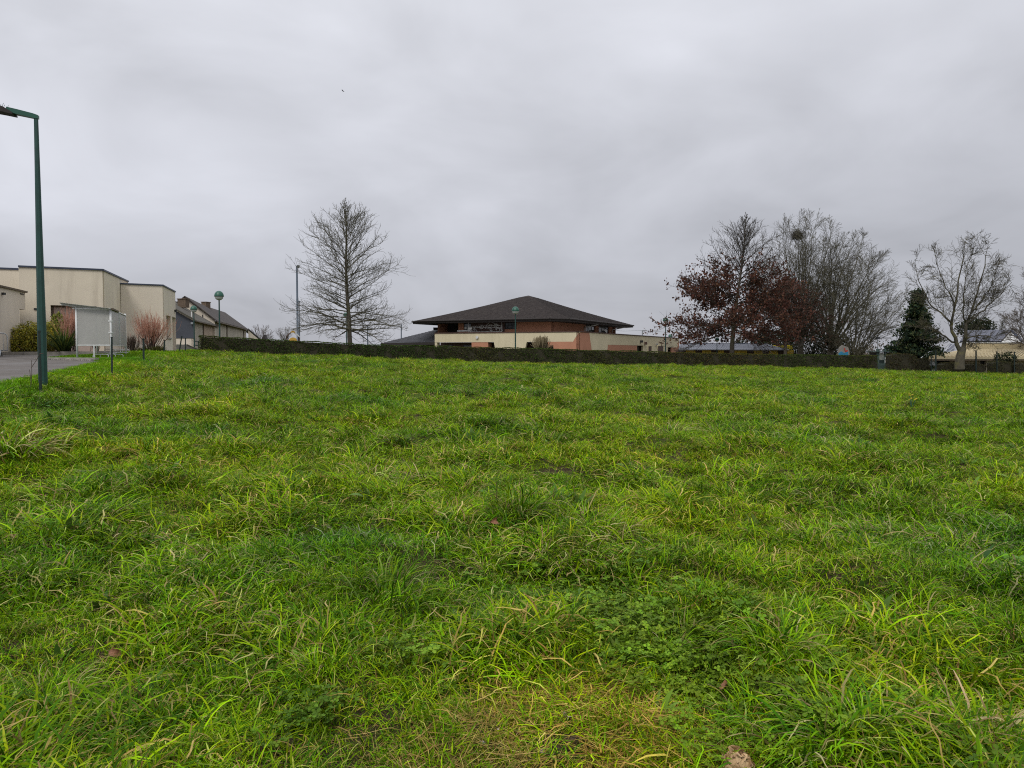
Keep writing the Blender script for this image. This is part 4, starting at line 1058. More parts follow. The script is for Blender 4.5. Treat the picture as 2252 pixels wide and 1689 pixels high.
mb.tube([W(1949, 799, 76), W(1949, 818, 76)], 0.03, 6); mb.build("frame", M["green_metal"], nb, nb.location)
gt = thing("bar_gate", "grey-green gate of upright metal bars at the hedge end", "gate", tuple(W(1945, 818, 75)))
for i, px in enumerate(np.linspace(1914, 1959, 19)): MB().box(W(px, 810, 75), (0.055, 0.03, 1.05)).build("bar", M["green_metal"], gt, gt.location)
mb = MB()
for y_ in (802.5, 817): mb.tube([W(1912, y_, 75.05), W(1961, y_, 75.05)], 0.03, 6)
mb.build("rail", M["green_metal"], gt, gt.location)
bn = thing("bench", "low pale-edged bench in front of the gate bars", "bench", tuple(W(1921, 815, 74)))
for y_ in (809, 812.5): mb = MB(); mb.box(W(1921.5, y_, 74), (0.3, 0.06, 0.06)); mb.build("slat", M["galv"], bn, bn.location)
mb = MB(); mb.box(W(1921.5, 815, 74.1), (0.3, 0.05, 0.2)); mb.build("leg", M["soffit"], bn, bn.location)
tl_ = thing("court_lamp", "black box floodlight on a thin pole left of the conifer", "street lamp", tuple(W(1930.5, 800, 86)))
MB().tube([W(1930.5, 800, 86), W(1930.5, 746, 86)], 0.05, 6).build("pole", M["galv"], tl_, tl_.location)
MB().box(W(1930.5, 743.5, 86), (0.3, 0.3, 0.22), 0.4).build("lamp_head", M["win_frame"], tl_, tl_.location)
MB().tube([W(1916, 744, 86.0), W(1944, 742.5, 86.0)], 0.03, 5).build("arm", M["win_frame"], tl_, tl_.location)
for i, (px, yt_, yb_, d, lab) in enumerate(((2058, 771, 826, 70, "tall dark fence post in front of the clubhouse's left window"), (2048, 785, 826, 72, "short dark fence post beside the clubhouse's white pillar"), (2146.5, 771.5, 822, 71, "dark fence post between the two middle clipped bushes"), (2192.5, 774, 824, 71, "dark fence post left of the widest clipped bush"), (2231, 775, 826, 71, "last dark fence post near the right edge"))):
    b, t = W(px, yb_, d), W(px, yt_, d)
    fp = thing("wire_fence_post", lab, "post", tuple(b), group="dark posts of the fence before the clubhouse")
    MB().tube([b, t], 0.065 if i in (0, 2) else 0.05, 6).build("post", M["post_green"], fp, b)
    MB().box(t + Vector((0, 0, 0.02)), (0.15, 0.15, 0.05)).build("cap", M["post_green"], fp, b)
bd = thing("bird", "tiny dark bird flying high in the grey sky", "bird", tuple(W(754, 200, 90)))
p = Vector(bd.location)
mb = MB(); mb.tube([p + Vector((-0.12, 0, 0.08)), p + Vector((-.06, 0, .05)), p + Vector((0.02, 0, 0)), p + Vector((0.12, 0, -0.06)), p + Vector((0.17, 0, -.09))], [0.008, 0.04, 0.05, 0.035, 0.006], 6); mb.build("body", M["bird"], bd, p)
for sy in (-1, 1):
    MB().prism([p + Vector((-.03, 0, .05)), p + Vector((.04, 0, 0)), p + Vector((-.02, .12 * sy, .1)), p + Vector((-.1, .3 * sy, .02))], (0.005, 0, 0.012)).build("wing", M["bird"], bd, p)

# ------------------------------------------------------------------ vegetation tools


def unit(v): return v / np.maximum(np.linalg.norm(v, axis=-1, keepdims=True), 1e-9)


def grow(start, d, length, n, up=0.0, wig=0.08, r=None):
    """Polylines (N,n,3) that leave start along d, bend by up per unit and wander."""
    r = r or rng
    Nn = len(start); P = np.zeros((Nn, n, 3)); P[:, 0] = start
    d = unit(np.array(d, float)); up = np.broadcast_to(np.asarray(up, float), (Nn,))
    st = (np.asarray(length, float) / (n - 1))[:, None]
    for i in range(1, n):
        d = d + r.normal(0, wig, (Nn, 3)); d[:, 2] += up / (n - 1); d = unit(d)
        P[:, i] = P[:, i - 1] + d * st
    return P


def spawn(P, Rd, Ln, k, t0, t1, ang, ratio, flat=1.0, rr=0.6, taper=0.6, r=None, out=None):
    """k children along every parent: start, direction, length, radius."""
    r = r or rng
    Nn, n, _ = P.shape
    t = np.linspace(t0, t1, k)[None, :] + r.uniform(-0.5, 0.5, (Nn, k)) * (t1 - t0) / k
    t = np.clip(t, 0, 0.995); f = t * (n - 1); i = np.clip(f.astype(int), 0, n - 2); w_ = (f - i)[..., None]
    ar = np.arange(Nn)[:, None]
    pos = P[ar, i] * (1 - w_) + P[ar, i + 1] * w_
    tan = unit(P[ar, i + 1] - P[ar, i])
    rad = Rd[ar, i] * (1 - w_[..., 0]) + Rd[ar, i + 1] * w_[..., 0]
    rv = r.normal(0, 1, (Nn, k, 3)); rv[..., 2] *= flat
    perp = unit(rv - (rv * tan).sum(-1, keepdims=True) * tan)
    if out is not None: perp = unit(perp + out)
    a = np.radians(r.uniform(ang[0], ang[1], (Nn, k)))[..., None]
    d = tan * np.cos(a) + perp * np.sin(a)
    L_ = Ln[:, None] * r.uniform(ratio[0], ratio[1], (Nn, k)) * (1 - taper * t)
    return pos.reshape(-1, 3), d.reshape(-1, 3), L_.reshape(-1), (rad * rr).reshape(-1)


def radii(r0, r1, n, pw=1.0):
    t = np.linspace(0, 1, n) ** pw
    return np.asarray(r0)[:, None] * (1 - t) + np.asarray(r1)[:, None] * t


def tubes(batches):
    """[(P (N,n,3), R (N,n), sides)] -> verts, quads"""
    V, Q, b = [], [], 0
    for P, Rd, k in batches:
        Nn, n, _ = P.shape
        T = np.zeros_like(P); T[:, 1:-1] = P[:, 2:] - P[:, :-2]; T[:, 0] = P[:, 1] - P[:, 0]; T[:, -1] = P[:, -1] - P[:, -2]
        T = unit(T)
        A = np.where(np.abs(T[..., 2:3]) < 0.9, np.array([0, 0, 1.0]), np.array([1.0, 0, 0]))
        U_ = unit(np.cross(T, A)); V_ = np.cross(T, U_)
        an = np.arange(k) * 2 * math.pi / k
        ring = P[:, :, None] + (U_[:, :, None] * np.cos(an)[None, None, :, None] + V_[:, :, None] * np.sin(an)[None, None, :, None]) * Rd[:, :, None, None]
        V.append(ring.reshape(-1, 3))
        ii = np.arange(Nn)[:, None, None] * (n * k) + np.arange(n - 1)[None, :, None] * k
        j = np.arange(k)[None, None]; j2 = (j + 1) % k
        q_ = np.stack([ii + j, ii + j2, ii + k + j2, ii + k + j], -1).reshape(-1, 4) + b
        Q.append(q_); b += Nn * n * k
    return np.concatenate(V), np.concatenate(Q)


def leaves(pos, size, r, cols, droop=0.3, bend=0.25, nrm=None):
    """Small folded leaf faces at pos: verts, quads, cols."""
    Nn = len(pos); size = np.broadcast_to(np.asarray(size, float), (Nn,))[:, None]
    a = unit(r.normal(0, 1, (Nn, 3)) + np.array([0, 0, -droop]))
    b = r.normal(0, 1, (Nn, 3)); b = unit(b - (b * a).sum(-1, keepdims=True) * a)
    c = np.cross(a, b)
    wd = size * r.uniform(0.28, 0.42, (Nn, 1))
    p0 = pos - a * size * 0.5; p2 = pos + a * size * 0.5
    m = pos + c * size * bend * 0.3
    V = np.stack([p0, m + b * wd, p2, m - b * wd], 1).reshape(-1, 3)
    Q = np.arange(Nn * 4).reshape(-1, 4)
    return V, Q, np.repeat(cols, 4, 0)


def palette(n, cols, wts, r, jit=0.18):
    c = np.array(cols)[r.choice(len(cols), n, p=np.array(wts) / sum(wts))]
    return c * r.uniform(1 - jit, 1 + jit, (n, 1)) * r.uniform(1 - jit * 0.4, 1 + jit * 0.4, (n, 3))


def tree_thing(name, label, base, trunk, crown, bark, twig, cat="tree", leafdata=None, leafmat=None, group=None):
    t = thing(name, label, cat, tuple(base), 0, group)
    v, q_ = tubes(trunk); link_mesh("trunk", mesh_np("trunk", v - np.array(base), q_), bark, t)
    v, q_ = tubes(crown); link_mesh("crown", mesh_np("crown", v - np.array(base), q_), twig, t)
    if leafdata is not None:
        v, q_, c_ = leafdata
        o = link_mesh("leaf", mesh_np("leaf", v - np.array(base), q_, cols=c_, smooth=False), leafmat, t); o["kind"] = "stuff"
    return t


def pin_oak(base, H, r0, prof, h0, seed, nprim=80, nsec=13, nter=6, wig=0.075, angs=(2, 62), twig=0.011, lean=0.0):
    """Excurrent tree: a straight leader with many limbs, drooping below, rising above. prof: [(height fraction, reach)]"""
    r = np.random.default_rng(seed)
    T = grow(np.array([base]), np.array([[lean, 0, 1.0]]), np.array([H]), 26, 0.3, 0.018, r)
    TR = radii([r0], [0.02], 26, 0.85); TR[:, 0] *= 1.35; TR[:, 1] *= 1.05
    hf = np.sort(h0 / H + (0.985 - h0 / H) * (np.linspace(0, 1, nprim) ** 1.25)) + r.uniform(-.006, .006, nprim)
    hf = np.clip(hf, 0, 0.99); f = hf * 25; i = np.clip(f.astype(int), 0, 24); w_ = (f - i)[:, None]
    pos = T[0, i] * (1 - w_) + T[0, i + 1] * w_
    az = np.arange(nprim) * 2.39996 + r.uniform(-.5, .5, nprim)
    reach = np.interp(hf, [p[0] for p in prof], [p[1] for p in prof]) * r.uniform(0.72, 1.1, nprim)
    el = np.radians(np.interp(hf, [h0 / H, 0.4, 0.65, 1.0], [angs[0], 20, 44, angs[1] + 6]) + r.uniform(-7, 7, nprim))
    d = np.stack([np.cos(az) * np.cos(el), np.sin(az) * np.cos(el), np.sin(el)], -1)
    Ln = reach / np.maximum(np.cos(el), 0.38)
    Ln = np.minimum(Ln, np.maximum((1.0 - hf) * H * r.uniform(0.85, 1.05, nprim) / np.maximum(np.sin(el + 0.12), 0.2), 0.5))
    hx_, px_ = [p[0] for p in prof], [p[1] for p in prof]; hx_[-1] = 0.985; px_[-1] = 0.15
    jit = r.uniform(0.78, 1.1, nprim)
    for _ in range(40):
        over = Ln * np.cos(el) > np.interp(hf + Ln * np.sin(el + 0.06) / H, hx_, px_, right=0.0) * jit
        Ln = np.where(over & (Ln > 0.35), Ln * 0.93, Ln)
    up = np.interp(hf, [h0 / H, 0.35, 0.7, 1], [-0.40, -0.1, 0.08, 0.15])
    B = grow(pos, d, Ln, 9, up, wig, r)
    rb_ = np.interp(hf, [0, 1], [r0 * 0.30, 0.02]) * r.uniform(0.7, 1.2, nprim)
    BR = radii(rb_, np.full(nprim, twig), 9)
    s, d2, L2, R2 = spawn(B, BR, Ln, nsec, 0.2, 0.98, (24, 52), (0.30, 0.55), 0.45, 0.6, 0.4, r)
    kp = r.random(len(s)) < np.repeat(np.clip(Ln / Ln.max() * 1.6, 0.35, 1), nsec); s, d2, L2, R2 = s[kp], d2[kp], L2[kp], R2[kp]
    d2[:, 2] += 0.08
    S = grow(s, d2, L2, 6, 0.25, wig * 1.8, r); SR = radii(np.maximum(R2, twig * 1.3), np.full(len(s), twig * 0.8), 6)
    s, d3, L3, R3 = spawn(S, SR, L2, nter, 0.15, 0.98, (25, 60), (0.3, 0.6), 0.6, 0.7, 0.35, r)
    Q_ = grow(s, d3, L3, 4, 0.35, 0.12, r); QR = radii(np.maximum(np.minimum(R3, twig), twig * 0.8), np.full(len(s), twig * 0.6), 4)
    return [(T, TR, 10)], [(B, BR, 5), (S, SR, 3), (Q_, QR, 3)], (B, S, Q_)


def inside(s, d, env):
    """Distance from s along d to the crown's ellipsoid."""
    c, rd = np.array(env[0]), np.array(env[1]); d = unit(d)
    o, v = (s - c) / rd, d / rd
    A, B_, C_ = (v * v).sum(1), (o * v).sum(1), (o * o).sum(1) - 1
    disc = np.sqrt(np.maximum(B_ * B_ - A * C_, 0))
    return np.maximum((-B_ + disc) / A, 0.15)


def spreading(base, H, r0, fork, limbs, seed, el=(45, 85), levels=((4, (20, 45), (0.45, 0.75)), (5, (25, 55), (0.4, 0.65)), (6, (25, 60), (0.35, 0.6))), up=0.35, wig=0.08, twig=0.011, widen=1.0, env=None):
    """Decurrent tree: a short bole that breaks into ascending limbs."""
    r = np.random.default_rng(seed)
    T = grow(np.array([base]), np.array([[0.02, 0, 1.0]]), np.array([fork]), 8, 0.1, 0.03, r)
    TR = radii([r0], [r0 * 0.72], 8); TR[:, 0] *= 1.45; TR[:, 1] *= 1.12
    az = np.arange(limbs) * 2.39996 + r.uniform(-.4, .4, limbs) + r.uniform(0, 6)
    e = np.radians(np.linspace(el[1], el[0], limbs) + r.uniform(-4, 4, limbs))
    d = np.stack([np.cos(az) * np.cos(e) * widen, np.sin(az) * np.cos(e), np.sin(e)], -1)
    st = T[0, -1] + r.normal(0, r0 * 0.25, (limbs, 3)) * np.array([1, 1, 0]); st[:, 2] -= np.linspace(0, fork * 0.25, limbs)
    env = env or ((base[0], base[1], base[2] + fork + (H - fork) * 0.42), ((H - fork) * 0.55, (H - fork) * 0.55, (H - fork) * 0.58))
    Ln = inside(st, d, env) * r.uniform(0.86, 1.02, limbs)
    B = grow(st, d, Ln, 12, up, wig, r); BR = radii(r0 * 0.42 * np.linspace(1, 0.55, limbs), np.full(limbs, twig), 12, 0.6)
    out_ = [(B, BR, 6)]; P, Rd, LL = B, BR, Ln; sets = [B]
    for li, (k, ang, ratio) in enumerate(levels):
        s, d2, L2, R2 = spawn(P, Rd, LL, k, 0.15 if li == 0 else 0.2, 0.98, ang, ratio, 0.9, 0.62, 0.5, r)
        n_ = (9, 6, 4, 3)[li]
        L2 = np.minimum(L2, inside(s, d2, env) * r.uniform(0.85, 1.15, len(s)) + 0.25)
        P = grow(s, d2, L2, n_, up * 0.8, wig * (1.2 + 0.3 * li), r)
        Rd = radii(np.maximum(R2, twig), np.full(len(s), twig * (0.9 - 0.12 * li)), n_); LL = L2
        out_.append((P, Rd, 4 if li == 0 else 3)); sets.append(P)
    return [(T, TR, 10)], out_, sets


# ------------------------------------------------------------------ hedge
def hedge(name, label, a, b, za, zb_, h0, h1, depth, seed, cols, wts, dens=150, size=0.075, patch=None, stations=None, round_=0.0):
    r = np.random.default_rng(seed)
    a, b = np.array(a, float), np.array(b, float); L_ = np.linalg.norm(b - a); d = (b - a) / L_; nrm = np.array([d[1], -d[0]])
    if nrm @ (-a) < 0: nrm = -nrm
    su, sz, sh = stations if stations else ([0, L_], [za, zb_], [h0, h1])
    t = thing(name, label, "hedge" if "hedge" in name else "bush", (*((a + b) / 2), (za + zb_) / 2))
    base = np.array(t.location)
    n = int(dens * L_ * (h0 + depth * 0.8)); n_end = int(dens * depth * h0 * 0.8)
    u = r.uniform(0, L_, n + n_end); top = r.random(n + n_end) < depth * 0.8 / (h0 + depth * 0.8)
    v = np.where(top, r.uniform(-depth, 0, n + n_end), -np.abs(r.normal(0, 0.05, n + n_end)))
    hh = np.where(top, 0.985 - np.abs(r.normal(0, 0.014, n + n_end)), r.uniform(0.0, 1.0, n + n_end))
    u[-n_end:] = np.where(r.random(n_end) < 0.5, np.abs(r.normal(0, 0.05, n_end)), L_ - np.abs(r.normal(0, 0.05, n_end))); v[-n_end:] = r.uniform(-depth, 0, n_end); hh[-n_end:] = r.random(n_end)
    if round_ > 0:
        e = np.clip(1 - np.minimum(u, L_ - u) / (L_ * 0.35), 0, 1); hh = hh * (1 - round_ * e ** 2)
    bul = 0.05 * np.sin(u * 1.9 + hh * 3) + 0.04 * np.sin(u * 5.3 + 1.7) + 0.03 * np.sin(hh * 9 + u * 3.1)
    H_ = np.interp(u, su, sh) + 0.025 * np.sin(u * 2.3) + 0.02 * np.sin(u * 0.7 + 1) + 0.015 * np.sin(u * 7.1)
    pos = np.zeros((n + n_end, 3))
    pos[:, :2] = a + u[:, None] * d + (v + bul * (1 - top))[:, None] * nrm
    pos[:, 2] = np.interp(u, su, sz) + hh * H_
    c = palette(n + n_end, cols, wts, r)
    if patch is not None: c = c * patch(u, hh, r)[:, None] if patch(u, hh, r).ndim == 1 else c * patch(u, hh, r)
    v_, q_, c_ = leaves(pos, size * r.uniform(0.6, 1.4, n + n_end), r, c, 0.2)
    o = link_mesh("foliage", mesh_np("foliage", v_ - base, q_, cols=c_, smooth=False), LEAF_MATTE, t); o["kind"] = "stuff"
    mb = MB(); nn = 24  # solid dark block that fills the inside of the leaf shell
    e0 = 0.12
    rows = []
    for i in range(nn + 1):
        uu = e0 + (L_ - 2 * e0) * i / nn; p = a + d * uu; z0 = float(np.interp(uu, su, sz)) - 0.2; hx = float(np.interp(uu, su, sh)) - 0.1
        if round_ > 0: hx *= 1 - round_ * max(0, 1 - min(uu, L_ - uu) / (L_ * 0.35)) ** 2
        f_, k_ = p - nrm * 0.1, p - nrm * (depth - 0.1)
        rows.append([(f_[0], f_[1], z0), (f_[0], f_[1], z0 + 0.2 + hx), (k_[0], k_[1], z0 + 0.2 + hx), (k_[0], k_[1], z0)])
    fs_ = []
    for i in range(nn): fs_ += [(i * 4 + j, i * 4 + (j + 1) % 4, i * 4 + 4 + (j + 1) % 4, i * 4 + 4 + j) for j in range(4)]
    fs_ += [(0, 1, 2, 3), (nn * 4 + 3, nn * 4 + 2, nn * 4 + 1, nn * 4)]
    mb.add([p for r_ in rows for p in r_], fs_); mb.build("inner_core", M["hedge_core"], t, t.location)
    return t


HA, HB = np.array(pxy(437.5, 60)), np.array(pxy(1932, 73))
_pr = np.random.default_rng(3)
PK = [( _pr.uniform(0, 60), _pr.uniform(2, 6), _pr.uniform(-1, 1)) for _ in range(26)]


def hedge_patch(u, h, r):
    """whole plants along the row keep brown winter leaves or stay green"""
    g = np.zeros_like(u)
    for c, w_, s in PK: g += s * np.exp(-((u - c + 0.3 * h) / w_) ** 2)
    g = np.clip(0.5 + g * 0.8, 0, 1)[:, None]
    return (1 - g) * np.array([1.2, 1.02, 0.9]) + g * np.array([0.85, 1.3, 0.85])


HL = float(np.linalg.norm(HB - HA)); SU, SZ, SH = [], [], []
wh_ = Wall(tuple(HA), tuple(HB))
for px, yt_, yb_ in ((437.5, 738, 780), (600, 746, 785), (800, 756.5, 791.5), (1000, 761.5, 799), (1160, 765, 804), (1350, 770.5, 808), (1540, 775.5, 811), (1740, 779.5, 815), (1932, 781.5, 819)):
    u_, zt_ = wh_.uv(px, yt_); _, zl_ = wh_.uv(px, yb_); SU.append(u_); SZ.append(zl_); SH.append(zt_ - zl_)
hedge("clipped_hedge", "long dark clipped hedge running along the far side of the field", HA, HB, SZ[0], SZ[-1], SH[0], SH[-1], 1.2, 5,
      [(0.046, 0.062, 0.014), (0.065, 0.08, 0.02), (0.075, 0.055, 0.027), (0.034, 0.044, 0.012), (0.14, 0.12, 0.055)], [5, 4, 3, 2, 0.5], 300, 0.085, hedge_patch, (SU, SZ, SH))
bush_specs = [(1956, 2017, 776.5, 823, 71, "tall clipped brownish bush at the right of the bar gate", [(0.075, 0.05, 0.022), (0.055, 0.05, 0.018), (0.05, 0.06, 0.018)]),
              (2014, 2048, 788, 824, 72, "low dark clipped bush left of the clubhouse's white pillar", [(0.055, 0.045, 0.022), (0.05, 0.05, 0.018)]),
              (2071, 2122, 797.5, 827, 71, "clipped bush below the spreading tree's trunk", [(0.06, 0.052, 0.022), (0.06, 0.06, 0.02)]),
              (2124, 2169, 799, 828, 71.5, "clipped bush in front of the dark clubhouse door", [(0.055, 0.045, 0.022), (0.05, 0.05, 0.02)]),
              (2183, 2231, 794, 829, 71, "wide clipped green-brown bush near the right edge", [(0.06, 0.065, 0.022), (0.055, 0.05, 0.02)]),
              (2233, 2290, 797, 830, 71, "clipped bush cut off by the right edge", [(0.055, 0.055, 0.022), (0.055, 0.045, 0.02)])]
for i, (x0, x1, y0, y1, d, lab, cols) in enumerate(bush_specs):
    z0 = W(x0, y1, d).z; hh = W(x0, y0, d).z - z0
    hedge("clipped_bush", lab, pxy(x0, d), pxy(x1, d + 0.4), z0, z0, hh, hh * 0.97, 0.9, 40 + i, cols, [1] * len(cols), 190, 0.085, None, None, 0.12)["group"] = "clipped bushes along the right fence"

# ------------------------------------------------------------------ trees
b = W(772, 757, 72); b.z = 0.55
tr, cr, sets = pin_oak(tuple(b), 15.35, 0.27, [(0.2, 6.2), (0.27, 6.4), (0.36, 5.4), (0.5, 4.7), (0.65, 4.9), (0.78, 4.3), (0.9, 2.5), (1, 0.7)], 2.9, 22, 100, 12, 5, twig=0.0125, lean=-0.03)
tree_thing("bare_oak", "tall bare oak with conical crown standing alone left of the school", b, tr, cr, M["bark"], M["twig_mossy"])

b = W(1609, 780, 84); b.z = -0.6
tr, cr, sets = pin_oak(tuple(b), 17.2, 0.31, [(0.17, 8.6), (0.25, 9.6), (0.38, 8.4), (0.5, 6.6), (0.65, 5.2), (0.8, 4.2), (0.92, 2.2), (1, 0.6)], 4.2, 33, 96, 13, 6, twig=0.0135)
_lr = np.random.default_rng(8)
tips = sets[2][:, 1:].reshape(-1, 3)
zrel = (tips[:, 2] - b.z) / 17.2
keep = _lr.random(len(tips)) < np.interp(zrel, [0.1, 0.3, 0.45, 0.58, 0.68, 0.75], [1, 1, 0.9, 0.55, 0.14, 0.0])
cl_ = np.sin(tips[:, 0] * 1.3 + 1) + np.sin(tips[:, 2] * 1.9 + tips[:, 1]) + np.sin(tips[:, 1] * 1.1 + 2) + np.sin(tips[:, 0] * 2.7 + tips[:, 2] * 2.2)
keep &= (cl_ > -1.7) & (tips[:, 2] > 2.5 + 0.25 * np.sin(tips[:, 0] * 2))
lp = tips[keep]; lp = np.concatenate([lp, lp[_lr.random(len(lp)) < 0.95]]); lp = lp + _lr.normal(0, 0.12, lp.shape)
BR_C = [(0.115, 0.048, 0.033), (0.09, 0.039, 0.028), (0.16, 0.078, 0.046), (0.065, 0.036, 0.028)]
ld = leaves(lp, _lr.uniform(0.19, 0.34, len(lp)), _lr, palette(len(lp), BR_C, [4, 3, 2, 2], _lr), 0.8, 0.5)
tree_thing("brown_leaved_oak", "oak keeping rust-brown dead leaves on its lower half, bare conical top", b, tr, cr, M["bark"], M["twig_dark"], leafdata=ld, leafmat=LEAF_MATTE)

b = W(1728, 785, 93); b.z = -1.0
tr, cr, sets = pin_oak(tuple(b), 11.5, 0.26, [(0.2, 7.4), (0.35, 7.6), (0.6, 5.6), (0.8, 3.4), (1, 0.8)], 4.4, 35, 84, 13, 6, twig=0.013)
tips = sets[2][:, 1:].reshape(-1, 3); keep = (_lr.random(len(tips)) < np.interp((tips[:, 2] - b.z) / 11.5, [0.1, 0.5, 0.8, 1], [0.7, 0.55, 0.4, 0.25]) * np.interp(tips[:, 0] - b.x, [0, 7], [1, 0.35])) & (tips[:, 2] > 2.4 + 0.3 * np.sin(tips[:, 0] * 2))
lp = tips[keep] + _lr.normal(0, 0.1, (keep.sum(), 3)); lp = np.concatenate([lp, lp[::4] + 0.1])
ld = leaves(lp, _lr.uniform(0.15, 0.26, len(lp)), _lr, palette(len(lp), [(0.105, 0.043, 0.03), (0.082, 0.036, 0.027), (0.075, 0.045, 0.032), (0.125, 0.06, 0.04)], [4, 3, 3, 1], _lr), 0.8, 0.5)
tree_thing("small_brown_oak", "smaller oak with dense reddish-brown leaves below the tall bare trees", b, tr, cr, M["bark"], M["twig_dark"], leafdata=ld, leafmat=LEAF_MATTE)

LV = ((10, (14, 42), (0.38, 0.66)), (8, (18, 52), (0.38, 0.66)), (6, (22, 55), (0.45, 0.8)))
EV = lambda px, z, d, rx, rz: ((W(px, 700, d).x, d, z), (rx, rx, rz))
b = W(1760, 790, 97); b.z = -1.2
tr, cr, _ = spreading(tuple(b), 21.6, 0.42, 5.0, 22, 51, (34, 88), LV, 0.06, 0.04, 0.0132, 1.0, EV(1764, 11.4, 97, 6.4, 7.7))
tree_thing("nest_tree", "tallest bare tree of the group, with a dark clump high in its crown", b, tr, cr, M["bark"], M["twig_mossy"])
nest = thing("nest", "dark bird's nest clump high in the tallest bare tree", "nest", tuple(W(1753, 517, 96.5)))
_nr = np.random.default_rng(4); pp = unit(_nr.normal(0, 1, (340, 3))) * _nr.random((340, 1)) ** 0.4 * np.array([0.75, 0.6, 0.6]) + np.array(nest.location)
S_ = grow(pp, unit(_nr.normal(0, 1, (340, 3))), np.full(340, 0.6), 3, 0, 0.3, _nr); v, q_ = tubes([(S_, np.full((340, 3), 0.016), 3)])
o = link_mesh("twig", mesh_np("twig", v - np.array(nest.location), q_), M["twig_dark"], nest); o["kind"] = "stuff"
b = W(1824, 790, 99); b.z = -1.4
tr, cr, _ = spreading(tuple(b), 19.2, 0.5, 4.0, 24, 57, (6, 84), LV, 0.0, 0.05, 0.0132, 1.1, EV(1850, 10.0, 99, 6.7, 7.3))
tree_thing("broad_bare_tree", "broad bare tree with mossy double bole right of the nest tree", b, tr, cr, M["bark"], M["twig_mossy"])
b = W(1877, 790, 93); b.z = -1.4
tr, cr, _ = spreading(tuple(b), 15.2, 0.30, 1.7, 21, 64, (6, 82), LV, 0.0, 0.045, 0.0125, 1.2, EV(1900, 7.6, 93, 5.4, 6.0))
tree_thing("leaning_bare_tree", "multi-stemmed bare tree fanning out to the right of the group", b, tr, cr, M["bark"], M["twig_mossy"])
b = W(2110, 808, 70); b.z = -0.9
LV4 = ((5, (22, 48), (0.42, 0.72)), (6, (25, 60), (0.35, 0.6)), (4, (25, 65), (0.35, 0.6)))
r_ = np.random.default_rng(77)
T = np.array([[W(2110, 812, 70), W(2110, 800, 70), W(2112, 785, 70), W(2115, 772, 70), W(2118, 765, 70)]], float)
Tp = np.interp(np.linspace(0, 4, 12), range(5), T[0, :, 0]), np.interp(np.linspace(0, 4, 12), range(5), T[0, :, 1]), np.interp(np.linspace(0, 4, 12), range(5), T[0, :, 2])
T = np.stack(Tp, -1)[None]
limb_px = [[(2112, 772), (2100, 745), (2092, 722), (2096, 700), (2103, 660), (2110, 610), (2118, 560), (2122, 540)],
           [(2118, 768), (2124, 735), (2124, 712), (2135, 690), (2146, 655), (2158, 615), (2166, 580), (2170, 545)],
           [(2094, 715), (2080, 698), (2066, 684), (2046, 672), (2030, 640), (2018, 605), (2012, 580)],
           [(2123, 712), (2142, 700), (2165, 680), (2188, 660), (2208, 640), (2225, 620)],
           [(2095, 700), (2100, 680), (2092, 650), (2075, 620), (2062, 585), (2056, 560)],
           [(2108, 757), (2090, 748), (2072, 735), (2055, 725), (2030, 725), (2010, 715)],
           [(2122, 745), (2140, 740), (2165, 738), (2185, 742), (2202, 728)],
           [(2124, 712), (2118, 690), (2120, 640), (2128, 590), (2140, 545)],
           [(2135, 690), (2155, 668), (2175, 640), (2190, 600), (2200, 570)],
           [(2118, 762), (2132, 752), (2140, 756), (2150, 748)]]
Bs, BRs = [], []
for i, lp_ in enumerate(limb_px):
    n_ = len(lp_); dd = 70 + np.cumsum(r_.uniform(-.55, .55, n_)) * (0.2 if i < 2 else 1.0) * (1 if i % 2 else -1); dd[0] = 70
    pts = np.array([W(px, py, d_) for (px, py), d_ in zip(lp_, dd)])
    tt = np.linspace(0, n_ - 1, 14); pts = np.stack([np.interp(tt, range(n_), pts[:, j]) for j in range(3)], -1)
    pts[1:] += r_.normal(0, 0.05, (13, 3)); Bs.append(pts)
    BRs.append(0.02 + (np.array([0.21, 0.20, 0.11, 0.11, 0.085, 0.11, 0.085, 0.08, 0.075, 0.06][i]) - 0.02) * (1 - np.linspace(0, 1, 14) ** 0.7))
B = np.stack(Bs); BR = np.stack(BRs); Ln = np.linalg.norm(np.diff(B, axis=1), axis=-1).sum(1)
cr = [(B, BR, 7)]; P, Rd, LL = B, BR, Ln * 0.62
for li, (k, ang, ratio) in enumerate(((12, (25, 62), (0.35, 0.72)), (8, (25, 60), (0.4, 0.72)), (5, (25, 60), (0.45, 0.85)))):
    s, d2, L2, R2 = spawn(P, Rd, LL, k, 0.15, 0.98, ang, ratio, 0.9, 0.55, 0.4, r_)
    n_ = (8, 5, 4)[li]; P = grow(s, d2, L2, n_, 0.15, 0.10, r_); Rd = radii(np.maximum(np.minimum(R2, 0.03), 0.012), np.full(len(s), 0.0095), n_); LL = L2
    cr.append((P, Rd, 3))
TR = np.linspace(0.46, 0.30, 12)[None]
tree_thing("spreading_tree", "bare crooked tree with yellow-lichened bark forking low before the clubhouse", b, [(T, TR, 10)], cr, M["bark_lichen"], M["bark_lichen"])
b = W(2275, 812, 78); b.z = -1.0
tr, cr, _ = spreading(tuple(b), 11.3, 0.25, 3.0, 10, 83, (15, 75), LV, 0.3, 0.12, 0.013)
tree_thing("edge_tree", "bare twiggy tree mostly cut off by the right edge", b, tr, cr, M["bark"], M["twig"])
